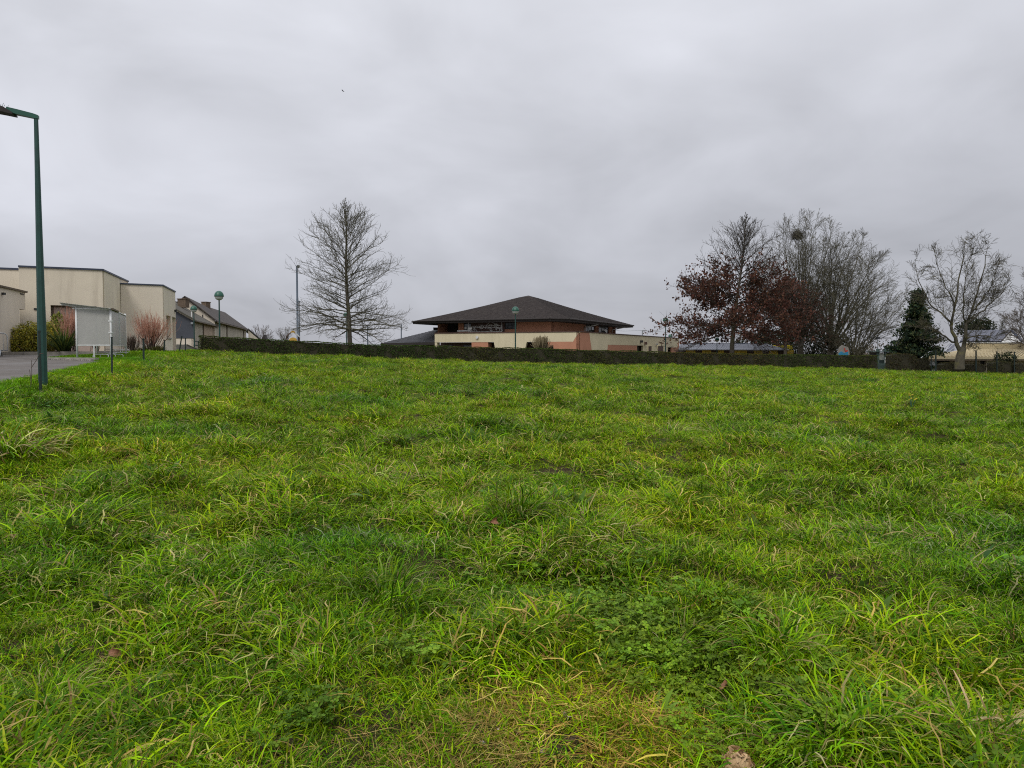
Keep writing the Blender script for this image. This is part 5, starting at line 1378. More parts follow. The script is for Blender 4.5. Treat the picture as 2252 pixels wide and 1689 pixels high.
for px, d, H, nm, sd in ((575, 150, 5.0, "small round bare tree far behind the hedge, right of the farmhouse", 91), (625, 170, 5.2, "faint small bare tree just left of the play house", 93), (1545, 125, 3.4, "small bare tree far behind the yellow building's roof", 95)):
    b = W(px, 765, d); b.z = W(px, 716 if px == 575 else (722 if px == 625 else 747), d).z - H
    tr, cr, _ = spreading(tuple(b), H, 0.16, H * 0.3, 16, sd, (8, 80), ((7, (15, 42), (0.45, 0.75)), (6, (18, 45), (0.4, 0.7))), 0.12, 0.05, 0.016, 1.3, ((b.x, b.y, b.z + H * 0.6), (H * 0.5, H * 0.5, H * 0.42)))
    tree_thing("distant_tree", nm, b, tr, cr, M["twig_dark"], M["twig"], group="small bare trees in the distance")

# conifer
def cone_tree(name, lab, px, d, ytop, ybase, halfpx, seed, cols, n=14000, size=0.3, blobs=None):
    r = np.random.default_rng(seed)
    b = W(px, ybase, d); top = W(px, ytop, d); H = top.z - b.z; Rm = halfpx * d / FPX
    nb = 190; bh = 1 - r.random(nb) ** 0.75; baz = np.arange(nb) * 2.39996 + r.uniform(-.5, .5, nb)
    bl = Rm * np.interp(bh, [0, 0.12, 0.3, 0.55, 0.8, 1.0], [0.95, 1.0, 0.78, 0.46, 0.22, 0.03]) * r.uniform(0.68, 1.15, nb)
    k = r.integers(0, nb, n); wgt = r.random(n) < np.interp(bl[k] / Rm, [0, 1], [0.35, 1.0]); k = k[wgt]; n = len(k)
    s = r.random(n) ** 0.7; wd = 0.10 * Rm * (0.45 + 0.75 * np.sin(np.pi * np.clip(s, 0.05, 0.95)))
    az = baz[k]; ra = bl[k] * s
    pos = np.stack([b.x + np.cos(az) * ra, b.y + np.sin(az) * ra, b.z + bh[k] * H * 0.97 + 0.25 * ra * s - 0.42 * ra], -1)
    pos += r.normal(0, 1, (n, 3)) * (wd * np.array([[1.0], [1.0], [0.55]])).T
    core = r.random(n) < 0.12; pos[core, :2] = np.array([b.x, b.y]) + r.normal(0, 0.22, (core.sum(), 2)) * Rm * 0.6 * (1 - bh[k][core])[:, None]
    pos[:, 2] = np.maximum(pos[:, 2], b.z - 0.3)
    c = palette(n, cols, [1] * len(cols), r, 0.3)
    v, q_, c_ = leaves(pos, size * r.uniform(0.5, 1.3, n), r, c, 0.6, 0.6)
    t = thing(name, lab, "tree", tuple(b))
    o = link_mesh("foliage", mesh_np("foliage", v - np.array(b), q_, cols=c_, smooth=False), LEAF_MATTE, t); o["kind"] = "stuff"
    MB().tube([b - Vector((0, 0, 1)), b.lerp(top, 0.5), top - Vector((0, 0, 0.4))], [0.3, 0.16, 0.03], 8).build("trunk", M["bark"], t, b)
    return t


cone_tree("conifer", "dark broad conifer between the bare trees and the clubhouse", 2015, 79, 634, 800, 68, 14, [(0.024, 0.044, 0.024), (0.04, 0.064, 0.026), (0.075, 0.085, 0.034), (0.016, 0.03, 0.02)], 34000, 0.24)


def blob_bush(name, lab, cat, blobs, n, size, cols, seed, stem=None, mat=None, droop=0.2, shell=0.35, wts=None):
    """blobs: (centre xyz, radii xyz)"""
    r = np.random.default_rng(seed); P = []
    vol = np.array([b_[1][0] * b_[1][1] * b_[1][2] for b_ in blobs]) ** 0.67
    for (c, rd), k in zip(blobs, (vol / vol.sum() * n).astype(int)):
        d = unit(r.normal(0, 1, (k, 3))); s = 1 + 0.13 * np.sin(d[:, 0] * 7 + c[0] * 3) + 0.1 * np.sin(d[:, 2] * 9 + d[:, 1] * 5) + r.normal(0, 0.05, k)
        P.append(np.array(c) + d * np.array(rd) * (s * (1 - shell * r.random(k) ** 2))[:, None])
    pos = np.concatenate(P); base = np.array([np.mean([b_[0][0] for b_ in blobs]), np.mean([b_[0][1] for b_ in blobs]), min(b_[0][2] - b_[1][2] for b_ in blobs)])
    pos = pos[pos[:, 2] > base[2] + 0.02]
    c = palette(len(pos), cols, wts or [1] * len(cols), r, 0.22)
    v, q_, c_ = leaves(pos, size * r.uniform(0.6, 1.4, len(pos)), r, c, droop)
    t = thing(name, lab, cat, tuple(base))
    o = link_mesh("foliage", mesh_np("foliage", v - base, q_, cols=c_, smooth=False), mat or LEAF, t); o["kind"] = "stuff"
    k = 14; e_ = unit(r.normal(0, 1, (k, 3)) * np.array([1, 1, 0.3]) + np.array([0, 0, 1.0])); S = grow(np.repeat(base[None], k, 0), e_, np.full(k, (pos[:, 2].max() - base[2]) * 0.8), 4, 0.1, 0.15, r)
    v, q_ = tubes([(S, np.full((k, 4), 0.02), 4)]); link_mesh("stem", mesh_np("stem", v - base, q_), M["brown_stem"], t)
    return t


DK = [(0.015, 0.028, 0.014), (0.025, 0.038, 0.016), (0.03, 0.035, 0.02)]
mk = lambda px, py, d, rx, ry, rz: (tuple(W(px, py, d)), (rx, ry, rz))
blob_bush("evergreen_thicket", "dark evergreen thicket filling the gap under the tall bare trees", "bush", [mk(1668, 755, 116, 4.0, 2, 1.4), mk(1700, 752, 114, 3, 2, 2.0), mk(1740, 760, 110, 4.5, 2.5, 2.6), mk(1790, 755, 110, 4.2, 2.5, 2.8), mk(1830, 765, 108, 3.0, 2, 1.8)], 9000, 0.3, DK, 61, mat=LEAF_MATTE)
blob_bush("ivy_tree", "dark ivy-clad tree crown rising behind the solar roof", "tree", [mk(2128, 722, 108, 1.6, 1.4, 1.0), mk(2146, 716, 108, 1.8, 1.4, 1.3), mk(2166, 719, 108, 1.5, 1.3, 1.1), mk(2150, 735, 108, 2.0, 1.5, 2.0)], 3800, 0.24, DK + [(0.05, 0.06, 0.025)], 62, mat=LEAF_MATTE)
blob_bush("far_thicket", "pale leafless thicket behind the gate and kiosk", "bush", [mk(1900, 775, 120, 2.5, 2, 1.2), mk(1925, 770, 125, 3, 2, 1.6), mk(1895, 765, 130, 2.0, 2, 1.0)], 900, 0.3, [(0.14, 0.12, 0.09), (0.1, 0.09, 0.07)], 66, mat=LEAF_MATTE)
blob_bush("bramble", "dark bramble mound behind the widest clipped bush", "bush", [mk(2212, 789, 74, 1.1, 0.8, 0.6)], 900, 0.16, DK + [(0.08, 0.09, 0.04)], 67, mat=LEAF_MATTE)

# shrubs in the bed by the hall
OL = [(0.36, 0.33, 0.045), (0.27, 0.26, 0.04), (0.43, 0.37, 0.05), (0.17, 0.18, 0.03)]
blob_bush("olive_bush", "wide olive-yellow clipped bush behind the street lamp pole", "bush", [mk(38, 752, 40.4, 0.75, 0.7, 0.62), mk(60, 746, 40.6, 0.85, 0.8, 0.76), mk(85, 743, 40.8, 0.9, 0.8, 0.85), mk(104, 745, 41, 0.7, 0.7, 0.8), mk(60, 765, 40.4, 0.9, 0.7, 0.45)], 13000, 0.085, OL, 70, droop=0.6)
blob_bush("bamboo_bush", "taller bright green bamboo-like bush beside the olive bush", "bush", [mk(128, 706, 42, 0.32, 0.3, 0.42), mk(122, 728, 41.8, 0.5, 0.45, 0.5), mk(134, 735, 41.8, 0.5, 0.45, 0.5), mk(118, 745, 41.6, 0.5, 0.4, 0.6)], 4200, 0.11, [(0.22, 0.27, 0.04), (0.28, 0.29, 0.05), (0.13, 0.18, 0.03)], 71, droop=-0.5)


def sword_plant(base, n, lmin, lmax, seed, cols):
    r = np.random.default_rng(seed); az = r.uniform(0, 2 * math.pi, n); le = r.uniform(lmin, lmax, n)
    th0 = np.radians(r.uniform(5, 50, n)); cu = np.radians(r.uniform(10, 75, n)); wd = r.uniform(0.022, 0.04, n); seg = 6
    pts = np.zeros((n, seg + 1, 3)); pts[:, 0] = np.array(base) + np.stack([np.cos(az), np.sin(az), 0 * az], -1) * r.uniform(0, 0.25, (n, 1))
    for i in range(seg):
        th = th0 + cu * ((i + 0.5) / seg) ** 1.6
        pts[:, i + 1] = pts[:, i] + np.stack([np.cos(az) * np.sin(th), np.sin(az) * np.sin(th), np.cos(th)], -1) * (le / seg)[:, None]
    side = np.stack([-np.sin(az), np.cos(az), 0 * az], -1)[:, None]
    wt = wd[:, None] * np.array([0.8, 1, 1, 0.95, 0.8, 0.5, 0.05])[None]
    V = np.stack([pts + side * wt[..., None], pts - side * wt[..., None]], 2).reshape(-1, 3)
    ii = np.arange(n)[:, None] * (seg + 1) * 2 + np.arange(seg)[None] * 2
    Q = np.stack([ii, ii + 1, ii + 3, ii + 2], -1).reshape(-1, 4)
    c = palette(n, cols, [1] * len(cols), r)
    return V, Q, np.repeat(c, (seg + 1) * 2, 0)


fl = thing("flax_plant", "green sword-leaved flax clump left of the shelter", "plant", tuple(W(140, 776, 39.6)))
v, q_, c_ = sword_plant(fl.location, 170, 0.9, 1.7, 5, [(0.05, 0.085, 0.02), (0.07, 0.1, 0.02), (0.16, 0.18, 0.03), (0.035, 0.06, 0.02)])
o = link_mesh("leaf", mesh_np("leaf", v - np.array(fl.location), q_, cols=c_, smooth=False), LEAF, fl); o["kind"] = "stuff"


def stem_shrub(name, lab, base, H, n, seed, mat_lo, mat_hi, spread=42, sub=7, r0=0.022, r1=0.007):
    r = np.random.default_rng(seed); base = np.array(base)
    az = r.uniform(0, 2 * math.pi, n); e = np.radians(90 - np.abs(r.normal(0, spread * 0.6, n)).clip(0, 75))
    d = np.stack([np.cos(az) * np.cos(e), np.sin(az) * np.cos(e), np.sin(e)], -1)
    S = grow(base + r.normal(0, 0.12, (n, 3)) * np.array([1, 1, 0]), d, H * r.uniform(0.45, 0.62, n), 6, 0.35, 0.12, r); SR = radii(np.full(n, r0), np.full(n, r0 * 0.5), 6)
    s, d2, L2, R2 = spawn(S, SR, np.full(n, H), sub, 0.35, 0.99, (5, 32), (0.42, 0.68), 1, 0.7, 0.25, r)
    d2 = unit(d2 + np.array([0, 0, 0.35])); T = grow(s, d2, L2, 6, 0.3, 0.06, r); TR_ = radii(np.full(len(s), r1 * 1.3), np.full(len(s), r1 * 0.6), 6)
    s, d3, L3, R3 = spawn(T, TR_, L2, 3, 0.3, 0.9, (10, 30), (0.3, 0.5), 1, 0.8, 0.3, r); Tq = grow(s, unit(d3 + np.array([0, 0, .2])), L3, 4, 0.2, 0.06, r)
    t = thing(name, lab, "bush", tuple(base))
    v, q_ = tubes([(S, SR, 4)]); link_mesh("stem", mesh_np("stem", v - base, q_), mat_lo, t)
    v, q_ = tubes([(T, TR_, 3), (Tq, radii(np.full(len(s), r1), np.full(len(s), r1 * .5), 4), 3)]); o = link_mesh("twig", mesh_np("twig", v - base, q_), mat_hi, t); o["kind"] = "stuff"
    return t


stem_shrub("coral_twig_bush", "round leafless bush of coral-red twigs before the hall's second block", W(330, 774, 45), 2.4, 34, 81, M["brown_stem"], M["red_twig"], 46, 8, 0.026, 0.0068)
stem_shrub("red_twig_bush", "red-stemmed leafless bush half hidden by the shelter's left post", W(157, 776, 40.5), 2.45, 22, 82, M["brown_stem"], M["red_twig"], 26, 8, 0.022, 0.0065)
stem_shrub("brown_shrub", "small dark bare shrub just right of the shelter", W(291, 778, 42.5), 1.05, 22, 83, M["brown_stem"], M["brown_stem"], 50, 5, 0.018, 0.009)
stem_shrub("low_shrub", "low sparse shrub in the mulch under the shelter panel", W(212, 780, 40.3), 0.8, 10, 84, M["brown_stem"], M["brown_stem"], 35, 4, 0.012, 0.006)
stem_shrub("pollard_bush", "pale brush-like bush in front of the school's terracotta band", W(1189, 775, 70.5), 1.45, 60, 85, M["brown_stem"], material("pale_tan_twigs", (0.26, 0.21, 0.12), 0.8, 0.2, 3), 34, 6, 0.03, 0.022)
blob_bush("small_evergreen", "small dark evergreen beside the pale brush-like bush", "bush", [mk(1212, 768, 71, 0.28, 0.25, 0.35)], 350, 0.1, DK, 72, mat=LEAF_MATTE)
r_ = np.random.default_rng(6); gp = []
for px, py in ((318, 776), (340, 776), (300, 778), (352, 774)): gp.append((W(px, py, 44.5), px))
for i, (p, px) in enumerate(gp):
    g_ = thing("bed_grass", ["tuft of olive grass at the coral bush's foot, left", "tuft of olive grass at the coral bush's foot, centre", "tuft of olive grass beside the dark bare shrub", "tuft of olive grass near the hall's corner"][i], "plant", tuple(p), group="grass tufts in the mulch bed")
    v, q_, c_ = sword_plant(p, 70, 0.35, 0.6, 90 + i, [(0.10, 0.1, 0.03), (0.14, 0.12, 0.05)]); v = np.array(p) + (v - np.array(p)) * 0.9
    o = link_mesh("blade", mesh_np("blade", v - np.array(p), q_, cols=c_, smooth=False), LEAF, g_); o["kind"] = "stuff"

# ------------------------------------------------------------------ grass
PROTO = bpy.data.collections.new("grass_prototypes")               # not linked to the scene: only a source of instances
GREENS = [(0.20, 0.34, 0.004), (0.13, 0.27, 0.005), (0.25, 0.365, 0.005), (0.055, 0.135, 0.006), (0.43, 0.48, 0.10)]  # the last, pale tone paints wet highlights onto some blades
STRAWS = [(0.37, 0.285, 0.10), (0.30, 0.22, 0.08), (0.25, 0.17, 0.065), (0.42, 0.345, 0.14)]


WIDE = 1.55


def blades(n, r, rad, lmin, lmax, wmin, wmax, lean, curl, straw=0.05, seg=4, radial=False, az=None, cols=None, flop=0.0):
    a = r.uniform(0, 2 * math.pi, n); q0 = rad * np.sqrt(r.random(n))
    root = np.stack([np.cos(a) * q0, np.sin(a) * q0, np.zeros(n)], -1)
    if az is None: az_ = (a + r.normal(0, 0.5, n)) if radial else r.uniform(0, 2 * math.pi, n)
    else: az_ = az + r.normal(0, 0.7, n)
    le = r.uniform(lmin, lmax, n); wd = r.uniform(wmin, wmax, n) * 0.5 * WIDE
    th0 = np.radians(r.uniform(lean[0], lean[1], n)); cu = np.radians(r.uniform(curl[0], curl[1], n))
    P = np.zeros((n, seg + 1, 3)); P[:, 0] = root
    for i in range(seg):
        t = (i + 0.5) / seg; th = np.minimum(th0 + cu * t ** 1.4, 2.2)
        azt = az_ + flop * t * r.normal(0, 1, n)
        P[:, i + 1] = P[:, i] + np.stack([np.cos(azt) * np.sin(th), np.sin(azt) * np.sin(th), np.cos(th)], -1) * (le / seg)[:, None]
    P[..., 2] = np.maximum(P[..., 2], 0.004)
    tw = az_ + r.normal(0, 0.5, n)
    side = np.stack([-np.sin(tw), np.cos(tw), r.normal(0, 0.25, n)], -1)[:, None]
    prof = np.interp(np.linspace(0, 1, seg + 1), [0, 0.3, 0.7, 1], [0.75, 1, 0.75, 0.06])
    wt = wd[:, None] * prof[None]
    V = np.stack([P + side * wt[..., None], P - side * wt[..., None]], 2).reshape(-1, 3)
    ii = np.arange(n)[:, None] * (seg + 1) * 2 + np.arange(seg)[None] * 2
    Q = np.stack([ii, ii + 1, ii + 3, ii + 2], -1).reshape(-1, 4)
    g = palette(n, cols or GREENS, [4, 4, 3, 4, 0.9] if cols is None else [1] * len(cols), r, 0.32)
    s = r.random(n) < straw; g[s] = palette(int(s.sum()), STRAWS, [1, 1, 1, 1], r, 0.2) if s.any() else g[s]
    c = np.repeat(g[:, None], (seg + 1) * 2, 1)
    # the outer third of many blades has yellowed
    tipy = (r.random(n) < 0.16)[:, None] * np.interp(np.linspace(0, 1, seg + 1), [0.55, 1], [0, 0.7])[None]
    tipy = np.repeat(tipy, 2, 1)[..., None]
    c = c * (1 - tipy) + np.array([0.31, 0.265, 0.07]) * tipy
    return V, Q, c.reshape(-1, 3)


def merge(parts):
    V, Q, C, b = [], [], [], 0
    for v, q_, c in parts: V.append(v); Q.append(q_ + b); C.append(c); b += len(v)
    return np.concatenate(V), np.concatenate(Q), np.concatenate(C)


def clover(n, r, rad):
    V, Q, C = [], [], []; b = 0
    a = r.uniform(0, 2 * math.pi, n); q0 = rad * np.sqrt(r.random(n)); hh = r.uniform(0.025, 0.085, n)
    for i in range(n):
        c = np.array([math.cos(a[i]) * q0[i], math.sin(a[i]) * q0[i], hh[i]]); nrm = unit(np.array([r.normal(0, .35), r.normal(0, .35), 1.0]))
        u = unit(np.cross(nrm, r.normal(0, 1, 3))); w_ = np.cross(nrm, u); s = r.uniform(0.012, 0.021)
        col = palette(1, [(0.11, 0.20, 0.016), (0.14, 0.24, 0.02), (0.085, 0.165, 0.018)], [1, 1, 1], r, 0.2)[0]
        for k in range(3):
            an = k * 2.094; d = u * math.cos(an) + w_ * math.sin(an); p = -u * math.sin(an) + w_ * math.cos(an)
            pts = [c, c + d * s * 0.55 + p * s * 0.52 + nrm * s * 0.2, c + d * s * 1.1 + p * s * 0.3 + nrm * s * 0.1, c + d * s * 1.0, c + d * s * 1.1 - p * s * 0.3 + nrm * s * 0.1, c + d * s * 0.55 - p * s * 0.52 + nrm * s * 0.2]
            V += pts; Q += [[b, b + 1, b + 2, b + 3], [b, b + 3, b + 4, b + 5]]; C += [col, col * 1.0, col, col * 1.25, col, col]; b += 6
        st = c * np.array([0.85, 0.85, 0]); V += [st + [0.001, 0, 0], st - [0.001, 0, 0], c - [0.001, 0, 0], c + [0.001, 0, 0]]; Q += [[b, b + 1, b + 2, b + 3]]; C += [col] * 4; b += 4
    return np.array(V), np.array(Q), np.array(C)


protos = []; INDEX = {}
_gr = np.random.default_rng(100)


def proto(kind, data, mat):
    i = len(protos); nm = f"grass_source_{i:03d}"
    m = mesh_np(nm, data[0], data[1], cols=data[2], smooth=False); m.materials.append(mat)
    o = bpy.data.objects.new(nm, m); PROTO.objects.link(o); protos.append(o); INDEX.setdefault(kind, []).append(i)


for k in range(7):   # ordinary meadow sward
    az = _gr.uniform(0, 6.28)
    proto("sward", merge([blades(34, _gr, 0.14, 0.035, 0.10, 0.0030, 0.0056, (10, 65), (15, 90), 0.05), blades(16, _gr, 0.13, 0.08, 0.17, 0.0030, 0.0055, (20, 70), (30, 100), 0.10, 5, flop=0.35)]), GRASS)
for k in range(6):   # longer leaning grass
    az = _gr.uniform(0, 6.28)
    proto("long", merge([blades(24, _gr, 0.14, 0.05, 0.12, 0.0030, 0.0055, (10, 60), (10, 90), 0.06), blades(20, _gr, 0.14, 0.13, 0.28, 0.0034, 0.0066, (25, 70), (35, 105), 0.13, 6, az=az, flop=0.35)]), GRASS)
for k in range(6):   # tussocks
    az = _gr.uniform(0, 6.28)
    proto("tussock", merge([blades(115, _gr, 0.16, 0.14, 0.32, 0.0030, 0.0062, (10, 68), (65, 135), 0.12, 7, radial=True, flop=0.3), blades(40, _gr, 0.2, 0.1, 0.2, 0.003, 0.005, (10, 50), (20, 80), 0.1, radial=True)]), GRASS)
for k in range(4):   # straw tussocks
    az = _gr.uniform(0, 6.28)
    proto("strawtuft", merge([blades(70, _gr, 0.16, 0.13, 0.32, 0.0034, 0.007, (25, 75), (50, 115), 0.55, 6, radial=True, flop=0.35), blades(40, _gr, 0.2, 0.08, 0.2, 0.003, 0.005, (10, 50), (20, 80), 0.15)]), GRASS)
for k in range(4): proto("clover", clover(60, _gr, 0.14), CLOVER)
for k in range(4):   # short mown lawn
    proto("lawn", blades(70, _gr, 0.17, 0.025, 0.06, 0.003, 0.005, (0, 45), (0, 50), 0.02, 3, cols=[(0.14, 0.30, 0.006), (0.12, 0.26, 0.006), (0.17, 0.32, 0.008)]), GRASS)
for k in range(4):   # flat dry litter
    proto("litter", blades(26, _gr, 0.14, 0.05, 0.2, 0.0014, 0.0030, (80, 92), (-4, 6), 0.9, 3, flop=0.15), GRASS)
for k in range(3):   # moss cushions
    proto("moss", blades(140, _gr, 0.06, 0.008, 0.022, 0.002, 0.004, (0, 60), (0, 40), 0.0, 2, cols=[(0.15, 0.20, 0.012), (0.11, 0.17, 0.012), (0.2, 0.22, 0.015)]), GRASS)
for k in range(3):   # thin bare-ground grass
    proto("thin", blades(16, _gr, 0.11, 0.03, 0.09, 0.0024, 0.0040, (15, 60), (20, 80), 0.15, 4), GRASS)
for k in range(3):   # docks and plantain: broader leaves
    proto("broad", blades(9, _gr, 0.05, 0.09, 0.2, 0.016, 0.032, (20, 60), (20, 70), 0.0, 6, radial=True, cols=[(0.09, 0.17, 0.03), (0.11, 0.2, 0.04)]), CLOVER)


def smooth_noise(x, y, lam, seed, n=14):
    r = np.random.default_rng(seed); s = np.zeros(np.shape(x))
    for _ in range(n):
        th = r.uniform(0, 6.28); k = 2 * math.pi / (lam * r.uniform(0.6, 1.6)); s = s + np.sin(k * (x * math.cos(th) + y * math.sin(th)) + r.uniform(0, 6.28))
    return s / math.sqrt(n / 2)


def scatter(name, x, y, kinds, scl, r, tint, label=None, dz=0.0, tilt=0.12, rough=True):
    """Links one object whose points carry a grass source each."""
    n = len(x); z = G(x, y) + dz
    idx_ = np.array([INDEX[k][r.integers(len(INDEX[k]))] for k in kinds], dtype=np.int32)
    m = bpy.data.meshes.new(name); m.vertices.add(n); m.vertices.foreach_set("co", np.stack([x, y, z], -1).astype(np.float32).reshape(-1))
    rot = np.stack([r.normal(0, tilt, n), r.normal(0, tilt, n), r.uniform(0, 6.283, n)], -1).astype(np.float32)
    for nm, ty, data, fld in (("rot", "FLOAT_VECTOR", rot, "vector"), ("scl", "FLOAT", np.asarray(scl, np.float32), "value"), ("idx", "INT", idx_, "value")):
        a = m.attributes.new(nm, ty, "POINT"); a.data.foreach_set(fld, data.reshape(-1))
    a = m.attributes.new("tint", "FLOAT_COLOR", "POINT"); c4 = np.ones((n, 4), np.float32); c4[:, :3] = tint; a.data.foreach_set("color", c4.reshape(-1))
    o = bpy.data.objects.new(name, m); COL.objects.link(o); o["kind"] = "stuff"
    if label: o["label"] = label
    md = o.modifiers.new("scatter", "NODES"); md.node_group = GN
    return o


GN = bpy.data.node_groups.new("grass_scatter", "GeometryNodeTree")
GN.interface.new_socket("Geometry", in_out="INPUT", socket_type="NodeSocketGeometry"); GN.interface.new_socket("Geometry", in_out="OUTPUT", socket_type="NodeSocketGeometry")
gi, go = GN.nodes.new("NodeGroupInput"), GN.nodes.new("NodeGroupOutput")
iop = GN.nodes.new("GeometryNodeInstanceOnPoints"); ci = GN.nodes.new("GeometryNodeCollectionInfo")
ci.inputs["Collection"].default_value = PROTO; ci.inputs["Separate Children"].default_value = True; ci.inputs["Reset Children"].default_value = True


def named(nm, ty):
    n = GN.nodes.new("GeometryNodeInputNamedAttribute"); n.data_type = ty; n.inputs["Name"].default_value = nm
    return n.outputs["Attribute"]


GN.links.new(gi.outputs[0], iop.inputs["Points"]); GN.links.new(ci.outputs[0], iop.inputs["Instance"])
iop.inputs["Pick Instance"].default_value = True
GN.links.new(named("idx", "INT"), iop.inputs["Instance Index"])
e2r = GN.nodes.new("FunctionNodeEulerToRotation"); GN.links.new(named("rot", "FLOAT_VECTOR"), e2r.inputs[0]); GN.links.new(e2r.outputs[0], iop.inputs["Rotation"])
GN.links.new(named("scl", "FLOAT"), iop.inputs["Scale"]); GN.links.new(iop.outputs[0], go.inputs[0])


def ground_at(px, py):
    """Where the sight line of a photograph pixel meets the field."""
    d = 3.0
    for _ in range(60):
        p = W(px, py, d); dz = p.z - ground_z(p.x, p.y); slope = (p.z - EYE) / d
        d = d + dz / max(1e-3, -slope + 0.0112) * 0.8
        d = min(max(d, 1.5), 90)
    return W(px, py, d)


# worn patch near the camera, clover patches, tussock places
BARE = ground_at(1290, 1610); BARE2 = ground_at(1180, 1680); HYD = ground_at(1622, 1690)
r = np.random.default_rng(55)


def bare(x, y):
    a = np.exp(-(((x - BARE.x - 0.02) / 0.42) ** 2 + ((y - BARE.y - 0.02) / 0.42) ** 2) ** 1.3)
    b_ = np.exp(-(((x - BARE2.x) / 0.6) ** 2 + ((y - BARE2.y + 0.25) / 0.35) ** 2) ** 1.3)
    c_ = np.exp(-(((x - HYD.x) / 0.13) ** 2 + ((y - HYD.y + 0.12) / 0.2) ** 2) ** 1.3)
    a = np.maximum(a, c_ * 0.8)
    return np.clip(np.maximum(a, b_) * (1.0 + 0.25 * smooth_noise(x, y, 0.35, 5)), 0, 1)


def clov(x, y):
    s = np.zeros(np.shape(x))
    for px, py, rx, ry, am in ((1440, 1400, 0.42, 0.55, 1), (1500, 1540, 0.28, 0.35, 1), (640, 1590, 0.18, 0.18, 0.3), (600, 1480, 0.16, 0.18, 0.3), (830, 1600, 0.15, 0.15, 0.3), (900, 1450, 0.2, 0.25, 0.4), (1290, 1330, 0.5, 0.5, 0.6), (1760, 1590, .25, .25, .5), (1950, 1550, .3, .3, .4)):
        p = ground_at(px, py); s = np.maximum(s, am * np.exp(-(((x - p.x) / rx) ** 2 + ((y - p.y) / ry) ** 2)))
    return s * (1 - np.clip(bare(x, y) * 1.5, 0, 1))


def tints(x, y, r, amt=1.0):
    """Large patches of the field differ in growth: yellow-green, fresh green, bluish dark."""
    n1_, n2_, n3_, n4_ = smooth_noise(x, y, 5.5, 21), smooth_noise(x, y, 1.6, 22), smooth_noise(x, y, 14, 23), smooth_noise(x, y, 0.55, 24)
    t = np.stack([1 + 0.13 * n1_ + 0.12 * n2_ + 0.08 * n3_, 1 + 0.06 * n1_ + 0.08 * n2_ + 0.04 * n3_, 1 - 0.12 * n1_ + 0.04 * n2_], -1)
    return np.clip(t * r.uniform(0.72, 1.24, (len(x), 1)) * (1 + 0.11 * n4_)[:, None] * r.uniform(0.95, 1.05, (len(x), 3)), 0.4, 1.7)  # tuft and small-clump tone also puts darker gaps into the colour


for nm, y0, y1, dens, s0, s1 in (("near", 1.7, 5.0, 190, 0.8, 1.1), ("near", 5.0, 9.0, 115, 0.95, 1.25), ("middle", 9.0, 19.0, 60, 1.1, 1.45), ("middle", 19, 38, 27, 1.25, 1.8), ("far", 38, 80, 15, 1.4, 2.0)):
    hw_ = lambda y: 0.72 * y + 3.0
    n = int(dens * ((hw_(y0) + hw_(y1)) * (y1 - y0)))
    if y0 < 9:                                                      # even cover close by: a jittered grid
        st_ = dens ** -0.5; gx_, gy_ = np.meshgrid(np.arange(-hw_(y1), hw_(y1), st_), np.arange(y0, y1, st_))
        x = gx_.ravel() + r.uniform(-.5, .5, gx_.size) * st_; y = gy_.ravel() + r.uniform(-.5, .5, gx_.size) * st_
        ok = np.abs(x) < hw_(y); x, y = x[ok], y[ok]; n = len(x)
    else:
        y = np.sqrt(r.uniform((y0 + 4) ** 2, (y1 + 4) ** 2, n)) - 4; x = r.uniform(-1, 1, n) * hw_(y)
    # the field ends at the post line on the left and at the hedge and fence behind
    hedge_y = HA[1] + (x - HA[0]) * (HB[1] - HA[1]) / (HB[0] - HA[0]) - 0.15
    ok = (x > xpost(y) + r.normal(0, 0.12, n)) & (y < np.where(x > HB[0], 71.0, hedge_y))
    x, y = x[ok], y[ok]; n = len(x)
    bz = bare(x, y); ok = r.random(n) > bz * 0.93; x, y = x[ok], y[ok]; n = len(x)
    cz = clov(x, y); n1_ = smooth_noise(x, y, 1.3, 31) + 0.5 * smooth_noise(x, y, 4, 32); u = r.random(n)
    wild = np.clip((n1_ - 0.35) * 0.5, 0, 0.75)
    kinds = np.where(u < cz * 0.55, "clover", np.where(r.random(n) < 0.16 + wild, "long", "sward"))
    kinds = np.where((r.random(n) < 0.006) & (y < 30), "broad", kinds)
    kinds = np.where((r.random(n) < 0.02), "strawtuft", kinds)
    sc_ = r.uniform(s0, s1, n) * np.where(kinds == "sward", 1, 0.95) * np.clip(1 + 0.16 * n1_, 0.7, 1.35) * (1 - 0.35 * np.clip(bare(x, y) * 2, 0, 1))
    sc_ = np.where(kinds == "clover", np.minimum(sc_, 1.1), sc_)
    sc_ = np.where((kinds == "strawtuft"), sc_ * 0.62, sc_)
    scatter("meadow_grass", x, y, kinds, sc_, r, tints(x, y, r))
# clover carpet and thin growth, litter and moss on the worn patch
xs_, ys_ = r.uniform(-2.5, 3, 9000), r.uniform(2.3, 6.5, 9000)
ok = r.random(9000) < clov(xs_, ys_) * 0.11 ; x, y = xs_[ok], ys_[ok]
scatter("clover_patch", x, y, ["clover"] * len(x), r.uniform(0.8, 1.15, len(x)), r, tints(x, y, r))
xs_, ys_ = r.uniform(-1.2, 1.8, 12000), r.uniform(2.2, 4.6, 12000); bz = bare(xs_, ys_)
ok = r.random(12000) < bz * 0.8; x, y = xs_[ok], ys_[ok]; u = r.random(len(x))
kinds = np.where(u < 0.36, "thin", np.where(u < 0.82, "litter", "moss"))
scatter("worn_patch_growth", x, y, kinds, r.uniform(0.6, 1.1, len(x)), r, tints(x, y, r), dz=0.004)
